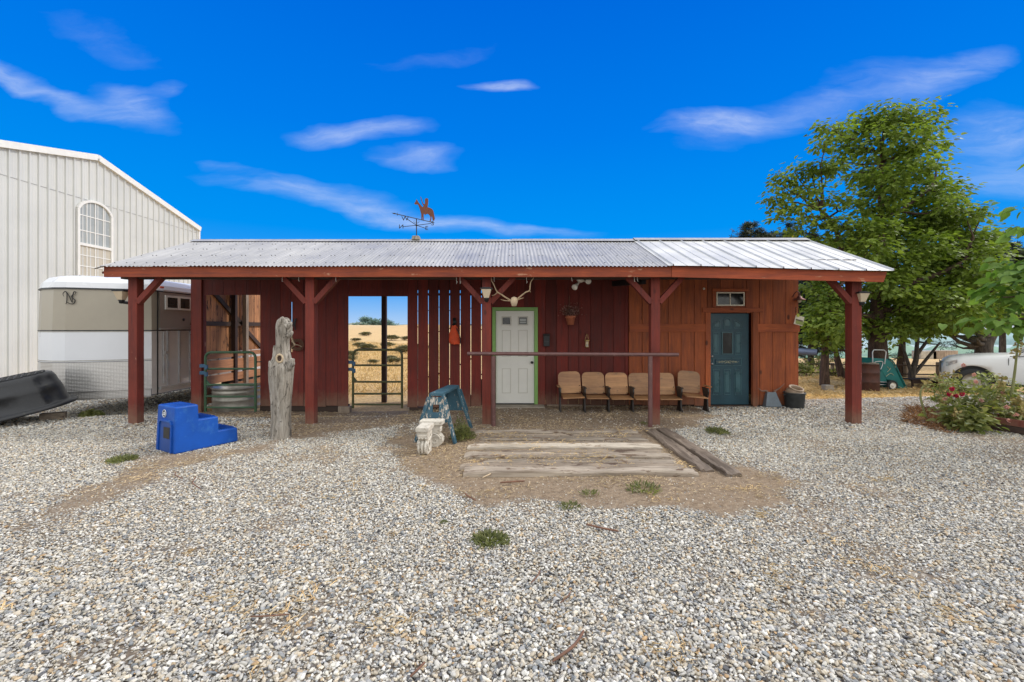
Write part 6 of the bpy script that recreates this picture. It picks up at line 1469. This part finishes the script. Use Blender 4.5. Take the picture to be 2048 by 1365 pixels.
# low wooden frame right of the cart
b_ = gpt(1838, 15.4); z0 = P(0, 779, 15.4).z; t = thing('wooden_rack', Vector((b_.x, b_.y, z0)), 'low dark wooden rack standing right of the garden cart', 'rack')
mb = MB(); mb.bb(b_.x - .42, b_.x + .45, 15.2, 15.7, z0 + .33, z0 + .36); mb.bb(b_.x - .42, b_.x + .45, 15.18, 15.2, z0 + .22, z0 + .33); mb.build('top', M_dark, t)
for sx_ in (-.38, -.0, .40):
    for yy_ in (15.22, 15.66): mb = MB(); mb.bb(b_.x + sx_ - .025, b_.x + sx_ + .025, yy_ - .02, yy_ + .02, z0 - .1, z0 + .33); mb.build('leg', M_dark, t)
# pale bundles in the far yard
for i, (px, w_) in enumerate(((1848, 1.2), (1868, .9), (1893, 1.0))):
    b_ = gpt(px, 34); mb = MB(); mb.box(b_ + Vector((0, 0, .3)), (w_, .8, .7)); solo(mb, 'hay_bale', M_greyz if i else M_galv, b_, ['weathered crate in the far yard behind the rail fence', 'small weathered crate in the far yard behind the forked tree', 'grey weathered crate in the far yard left of the car'][i], 'crate', bevel=.04).name = 'weathered_crate'

# ================================================================== CAR
hd = Vector((-.75, .66, 0)).normalized(); rt = Vector((hd.y, -hd.x, 0))   # heading; rt points away... toward far side
far = Vector((.66, .75, 0)).normalized(); nose = Vector((13.38, 14.0, 0)); gcar = -.36
car = thing('parked_suv', nose - hd * 2.5 + far * .9 + Vector((0, 0, gcar)), 'silver white suv parked behind the flower bed at the right edge', 'car')
def C3(a, w_, z): return nose - hd * a + far * w_ + Vector((0, 0, gcar + z))
Wc = 1.9
def arc(cx_, r_, z0, n=12): return [(cx_ + r_ * math.cos(a), z0 + r_ * math.sin(a)) for a in np.linspace(math.pi * 1.08, -.08 * math.pi, n)]
def body_ring(a):
    zt_ = float(np.interp(a, [0, .06, .2, .5, .9, 1.6, 1.75, 5.0, 5.2, 5.28], [.86, 1.0, 1.09, 1.15, 1.19, 1.23, 1.24, 1.22, 1.15, .95]))
    e = float(np.interp(a, [0, .08, .2, .4, .8, 4.6, 5.1, 5.28], [.42, .22, .11, .04, 0, 0, .06, .2]))
    zb_ = .34
    for ac in (.68, 4.2):
        if abs(a - ac) < .48: zb_ = max(zb_, .40 + math.sqrt(.48 ** 2 - (a - ac) ** 2))
    zs = [max(zb_, z_) for z_ in (.34, .50, .72, .92)]
    half = [(e + .05, zs[0]), (e + .012, zs[1]), (e, zs[2]), (e + .005, max(zs[3], zb_)), (e + .03, min(zt_ - .10, 1.08)), (e + .075, zt_ - .035), (e + .15, zt_), (e + .5, zt_ + .025)]
    return half + [(Wc - w_, z_) for w_, z_ in reversed(half)]
sts = sorted(set([0, .03, .08, .14] + list(np.linspace(.20, 1.16, 25)) + [1.4, 1.7, 2.5, 3.4] + list(np.linspace(3.72, 4.68, 21)) + [4.8, 5.0, 5.15, 5.25, 5.28]))
k = 16; vs = []
for a in sts: vs += [C3(a, w_, z_) for w_, z_ in body_ring(a)]
mb = MB(); mb.add(vs, [(i * k + j, i * k + j + 1, (i + 1) * k + j + 1, (i + 1) * k + j) for i in range(len(sts) - 1) for j in range(k - 1)] + [tuple(range(k - 1, -1, -1)), tuple(range((len(sts) - 1) * k, len(sts) * k))], .5, True); mb.build('body', M_suv, car)
def inset(a, z): return float(np.interp(a, [0, .08, .2, .4, .8], [.42, .22, .11, .04, 0]))
mb = MB(); vs = [C3(a, w_, z_) for a in (.2, 5.1) for w_ in (.12, Wc - .12) for z_ in (.36, .95)]
mb.add(vs, [(0, 1, 3, 2), (4, 6, 7, 5), (0, 4, 5, 1), (2, 3, 7, 6), (0, 2, 6, 4), (1, 5, 7, 3)], .5); mb.build('underbody', M_black, car)
cab = [(1.72, 1.22), (2.55, 1.80), (4.95, 1.84), (5.2, 1.2)]
def ins2(z): return .08 + .16 * (z - 1.2) / .6
vs = [C3(a, ins2(z), z) for a, z in cab] + [C3(a, Wc - ins2(z), z) for a, z in cab]
mb = MB(); mb.add(vs, [(0, 1, 2, 3), (7, 6, 5, 4), (0, 4, 5, 1), (2, 6, 7, 3)], .5); mb.build('glass', M_carglass, car)
mb = MB(); mb.add([C3(2.5, .22, 1.80), C3(5.0, .22, 1.83), C3(5.0, Wc - .22, 1.83), C3(2.5, Wc - .22, 1.80), C3(2.6, .25, 1.88), C3(4.9, .25, 1.90), C3(4.9, Wc - .25, 1.90), C3(2.6, Wc - .25, 1.88)], [(3, 2, 1, 0), (4, 5, 6, 7), (0, 1, 5, 4), (1, 2, 6, 5), (2, 3, 7, 6), (3, 0, 4, 7)], .5); mb.build('roof', M_suv, car, bevel=.02)
for w_ in (0, 1):
    g = (lambda a, z: C3(a, ins2(z) - .008 if not w_ else Wc - ins2(z) + .008, z))
    mb = MB(); mb.bar(g(1.60, 1.20), g(2.58, 1.83), .05, .07); mb.bar(g(3.25, 1.2), g(3.2, 1.83), .03, .08); mb.bar(g(4.3, 1.2), g(4.25, 1.83), .03, .08); mb.each('pillar', M_suv, car)
mb = MB(); mb.bar(C3(1.40, .010, 1.14), C3(1.40, .02, .36), .012, .012, hd); mb.bar(C3(2.75, .012, 1.14), C3(2.75, .02, .36), .010, .012, hd); mb.bar(C3(1.42, -.0, 1.195), C3(5.1, -.0, 1.175), .012, .02); mb.each('door_seam', M_black, car)
mb = MB(); mb.box(C3(1.95, -.14, 1.28), (.14, .20, .17)); mb.bar(C3(1.95, .05, 1.22), C3(1.95, -.1, 1.24), .04, .04); mb.build('mirror', M_black, car, bevel=.03)
mb = MB()
for a in (2.55, 3.6): mb.bar(C3(a, -.02, 1.02), C3(a + .2, -.02, 1.02), .022, .03)
mb.each('handle', M_alupipe, car)
mb = MB(); mb.add([C3(a, inset(a, 0) - .012, z) for a in (.09, .16, .24, .34) for z in (.78 + a * .5, .93 + a * .35)], [(0, 1, 3, 2), (2, 3, 5, 4), (4, 5, 7, 6)], .5); mb.build('headlight', M_head, car)
mb = MB(); mb.bar(C3(1.28, .0, .36), C3(3.8, .0, .36), .05, .06); mb.build('side_step', M_black, car)
mb = MB(); mb.add([C3(-.015, .5, .60), C3(-.015, 1.4, .60), C3(-.012, 1.4, .98), C3(-.012, .5, .98)], [(0, 1, 2, 3)], .5); mb.build('grille', M_black, car)
Mx = Matrix((hd * -1, Vector((0, 0, 1)), far)).transposed()
for a in (.68, 4.2):
    for w_, s in ((.14, 1), (Wc - .14, -1)):
        c_ = C3(a, w_, .40); mb = MB(); mb.lathe([(.24, -.12 * s), (.37, -.13 * s), (.40, -.08 * s), (.40, .1 * s), (.3, .12 * s)], c_, 28, Mx); wl = mb.build('wheel', M_rubber, car)
        mb = MB(); mb.lathe([(0, -.07 * s), (.06, -.08 * s), (.07, -.05 * s), (.21, -.06 * s), (.25, -.12 * s)], c_, 20, Mx); mb.build('rim', M_galv, wl)

# ================================================================== FLOWER BED
t = thing('garden_edging', (8.1, 7.0, 0), 'red stained timber edging of the flower bed at right', 'edging')
for z0, z1, o_ in ((0.0, .10, 0), (.103, .215, -.01)):
    for a, b_ in (((7.85, 7.52), (8.22, 6.62)), ((8.23, 6.60), (8.75, 5.6)), ((7.86, 7.56), (9.9, 7.9))):
        mb = MB(); mb.bar((a[0] + o_, a[1], (z0 + z1) / 2), (b_[0] + o_, b_[1], (z0 + z1) / 2), .05, z1 - z0 - .004); mb.build('timber', M_post if z0 else M_dark, t, bevel=.006)
mb = MB(); n = 18; mb.add([(8.6 + 1.3 * math.cos(2 * math.pi * k / n) * .55, 7.9 + 1.2 * math.sin(2 * math.pi * k / n), .02) for k in range(n)] + [(8.6, 7.9, .12)], [(k, (k + 1) % n, n) for k in range(n)], .5, True)
tag(mb.build('soil', plain('bed_soil', (.09, .055, .035), .95, 0, .3, 12, .8, 40), None, world=False), kind='structure')
def gplant(px, pyb, d_, top, r_, label, flowers=(), leaf=.065, dens=125, mat=None, yel=0):
    b1 = Vector(((px - CX) / F * d_, d_, gz(7.5, d_))); t = thing('flowering_plant', b1, label, 'plant', 'flowering plants in the bed'); mb = MB(); ht = P(0, top, d_).z; bl = []
    for k in range(9):
        e = b1 + Vector((random.uniform(-1, 1) * r_, random.uniform(-1, 1) * r_ * .7, ht * random.uniform(.45, .95))); limb(mb, b1 + Vector((random.uniform(-.12, .12), random.uniform(-.1, .1), -.03)), e, .012, .004); bl.append((e, r_ * .36, .8)); bl.append((b1.lerp(e, .55), r_ * .34, .8))
    mb.build('stems', M_stem, t); crown('leaves', bl, leaf, mat or M_garden, t, b1, dens, LEAF_V, LEAF_F, .2, .25)
    for (fx, fy, kind_) in flowers:
        c_ = P(fx, fy, d_ - r_ * .8); m_ = 40; mtl = M_crim if kind_ == 'c' else M_pink; rad = .036 if kind_ == 'c' else .032
        u = rng.normal(0, 1, (m_, 3)); u /= np.linalg.norm(u, axis=1, keepdims=True)
        o = arrays_obj('flower', place_leaves(np.array(c_) + u * rad * .4, u + rng.normal(0, .3, (m_, 3)), rng.normal(0, 1, (m_, 3)), rng.uniform(.5, 1, m_) * rad, LEAF_V * [1, 1.2, 1]), 9, LEAF_F, rng.random(m_), mtl, t, origin=tuple(b1))
gplant(1925, 850, 7.9, 752, .42, 'leafy rose bush with crimson blooms at the left of the flower bed', [(1904, 778, 'c'), (1912, 792, 'c'), (1924, 789, 'c'), (1898, 790, 'c'), (1927, 731, 'p'), (1890, 798, 'p')])
gplant(1970, 850, 7.9, 762, .40, 'low rose bush with small pink blooms behind the red timber', [(1952, 764, 'p'), (1963, 802, 'p'), (1948, 750, 'p'), (1988, 817, 'p'), (2006, 785, 'p')])
gplant(2020, 860, 7.5, 800, .38, 'green plant with pale pink blooms at the right picture edge', [(2014, 815, 'p'), (2032, 830, 'p'), (2018, 842, 'p')])
gplant(2060, 850, 7.8, 770, .4, 'leafy plant mostly beyond the right picture edge', [])
gplant(1985, 790, 9.4, 745, .45, 'yellowing leafy bush in the back of the flower bed', [], .07, 110, M_shrub)
gplant(1930, 868, 7.35, 815, .20, 'low mallow with broad dark leaves at the bed corner', [], .11, 110)
gplant(1890, 800, 9.0, 752, .32, 'straggly yellow green plant leaning out over the gravel', [], .06, 70, M_shrub)
def stalk(pts, r0, label, tuft=True, d_=None):
    pp_ = [Vector(p_) for p_ in pts]; b1 = pp_[0]; t = thing('hollyhock_stalk', b1, label, 'plant', 'tall hollyhock stalks'); mb = MB(); c_ = bez(pp_, 6); n = len(c_); mb.tube(c_, [r0 * (1 - .6 * i / (n - 1)) for i in range(n)], 7); mb.build('stem', M_stem, t)
    k = rng.integers(n // 2, n, 70); pos = np.array([tuple(c_[i]) for i in k]) + rng.normal(0, .028, (70, 3)); nn_ = rng.normal(0, 1, (70, 3))
    arrays_obj('seed_heads', place_leaves(pos, rng.normal(0, 1, (70, 3)), nn_, rng.uniform(.03, .07, 70), LEAF_V), 9, LEAF_F, rng.random(70), leafmat('seedhead%d' % len(bpy.data.materials), (.20, .15, .06), (.42, .34, .14), None, .1), t, origin=tuple(b1))
stalk([P(2022, 800, 7.6), P(2030, 740, 7.6), P(2036, 690, 7.6), P(2046, 650, 7.6)], .022, 'tall pale hollyhock stalk with seed heads in front of the car')
stalk([P(2001, 850, 7.6), P(2002, 800, 7.6), P(2004, 755, 7.6)], .022, 'upright cut hollyhock stalk left of the tallest stalk')
stalk([P(1856, 846, 8.2), P(1846, 815, 8.2), P(1841, 785, 8.2), P(1856, 764, 8.2), P(1885, 752, 8.2), P(1915, 748, 8.2)], .020, 'arching hollyhock stem curving over the gravel at the bed corner')
stalk([P(1898, 838, 7.9), P(1892, 820, 7.9), P(1888, 800, 7.9)], .04, 'thick short hollyhock stump at the left of the bed')
stalk([P(1935, 862, 7.3), P(1920, 845, 7.3), P(1912, 825, 7.3)], .022, 'short bent hollyhock stem in front of the red timber')
stalk([P(2012, 862, 7.4), P(2026, 830, 7.4), P(2040, 795, 7.4)], .024, 'slanting hollyhock stem left of the rightmost stem')
stalk([P(2030, 862, 7.2), P(2044, 830, 7.2), P(2060, 795, 7.2)], .024, 'slanting hollyhock stem at the right picture edge')
straws(3000, (6.9, 8.6), (6.6, 9.4), lambda a, b, d, s: (np.abs(a - .93 * b - .1 + .15) < .45), 'dead_leaves', 'reddish dead stems and leaves along the flower bed edge', 'leaf litter', (.05, .16), .5, .006, leafmat('dead_leaf', (.14, .06, .035), (.36, .20, .10), None, .1))

# ================================================================== WEEDS AND TWIGS
def weed(px, py, r_, label, n=260, ht=.12, mat=None, w_=NAR_V, f_=NAR_F):
    x_, y_ = gp(px, py); b1 = Vector((x_, y_, gz(x_, y_))); an = rng.uniform(0, 6.28, n); rad = r_ * np.sqrt(rng.random(n)) * (.6 + .5 * rng.random(n))
    pos = np.stack([x_ + rad * np.cos(an), y_ + rad * np.sin(an), np.full(n, b1.z) + rng.uniform(0.005, ht * .6, n) * (1 - rad / (r_ * 1.2))], -1)
    xd = np.stack([np.cos(an) * .6 + rng.normal(0, .4, n), np.sin(an) * .6 + rng.normal(0, .4, n), rng.uniform(.1, 1.1, n)], -1)
    o = arrays_obj('weed', place_leaves(pos, xd, rng.normal(0, .5, (n, 3)) + [0, 0, .7], rng.uniform(.3, .8, n) * min(r_ * .55, .08) + .012, w_), len(w_), f_, rng.random(n), mat or M_weed, origin=tuple(b1)); o.location = b1
    tag(o, label, 'weed', 'weeds growing in the yard')
weed(981, 1083, .13, 'small round green weed alone in the foreground gravel', 430, .035)
weed(888, 1049, .035, 'tiny green weed left of the round foreground weed', 90, .05)
weed(925, 880, .17, 'bushy green weed at the foot of the sawhorse', 900, .42); weed(921, 862, .10, 'tall feathery weed under the sawhorse', 300, .5)
weed(1434, 866, .17, 'low green weed at the gravel edge right of the porch earth', 420, .14); weed(183, 832, .18, 'leafy weed in the gravel between trough and trailer', 260, .25, None, LEAF_V, LEAF_F)
weed(245, 922, .15, 'flat green weed by the blue mounting block', 350, .05); weed(1140, 1016, .10, 'sparse green weed on the bare earth near the gravel', 120, .05); weed(1290, 982, .18, 'thin green weed in front of the sleepers', 160, .05); weed(1180, 990, .09, 'little green weed in the earth left of centre front', 90, .05); weed(1288, 848, .07, 'small weed below the seats beside the rail post', 80, .08)
weed(1160, 862, .06, 'small green sprig on the porch earth', 80, .06); weed(1180, 770, .0001, 'x', 1) if False else None
def twig(a, b_, r_, label, mat=None):
    (x0_, y0_), (x1_, y1_) = gp(*a), gp(*b_); p0 = Vector((x0_, y0_, gz(x0_, y0_) + .025)); p1 = Vector((x1_, y1_, gz(x1_, y1_) + .03)); m_ = (p0 + p1) / 2 + Vector(((p1 - p0).y, -(p1 - p0).x, 0)) * .1 + Vector((0, 0, .01))
    mb = MB(); mb.tube(bez([p0, m_, p1]), [.4 * r_] + [r_] * 10 + [r_, .3 * r_], 6); solo(mb, 'twig', mat or M_deadstem, p0, label, 'twig', 'twigs lying on the gravel')
twig((1105, 1328), (1168, 1268), .008, 'longest reddish twig on the gravel at bottom centre'); twig((1062, 1172), (1080, 1148), .005, 'thin tan twig above the longest twig'); twig((1172, 1056), (1238, 1072), .008, 'brown twig at the edge of the bare earth'); twig((820, 1363), (850, 1335), .006, 'small twig at the bottom edge left of centre'); twig((1120, 1212), (1142, 1190), .004, 'tiny twig right of the thin tan twig'); twig((930, 990), (952, 1006), .008, 'dark twig where earth meets gravel near the sleepers'); twig((500, 1245), (580, 1242), .004, 'thin curved twig in the left foreground gravel')
twig((965, 958), (990, 946), .008, 'pale stick lying against the nearest sleeper', M_bone); twig((1000, 968), (1050, 966), .009, 'reddish stick on the earth before the sleepers')
twig((392, 960), (402, 985), .006, 'brown twig right of the blue block'); twig((352, 950), (366, 965), .006, 'short grey twig below the blue block')

for o in list(bpy.data.objects):
    if '_o' in o: del o['_o']
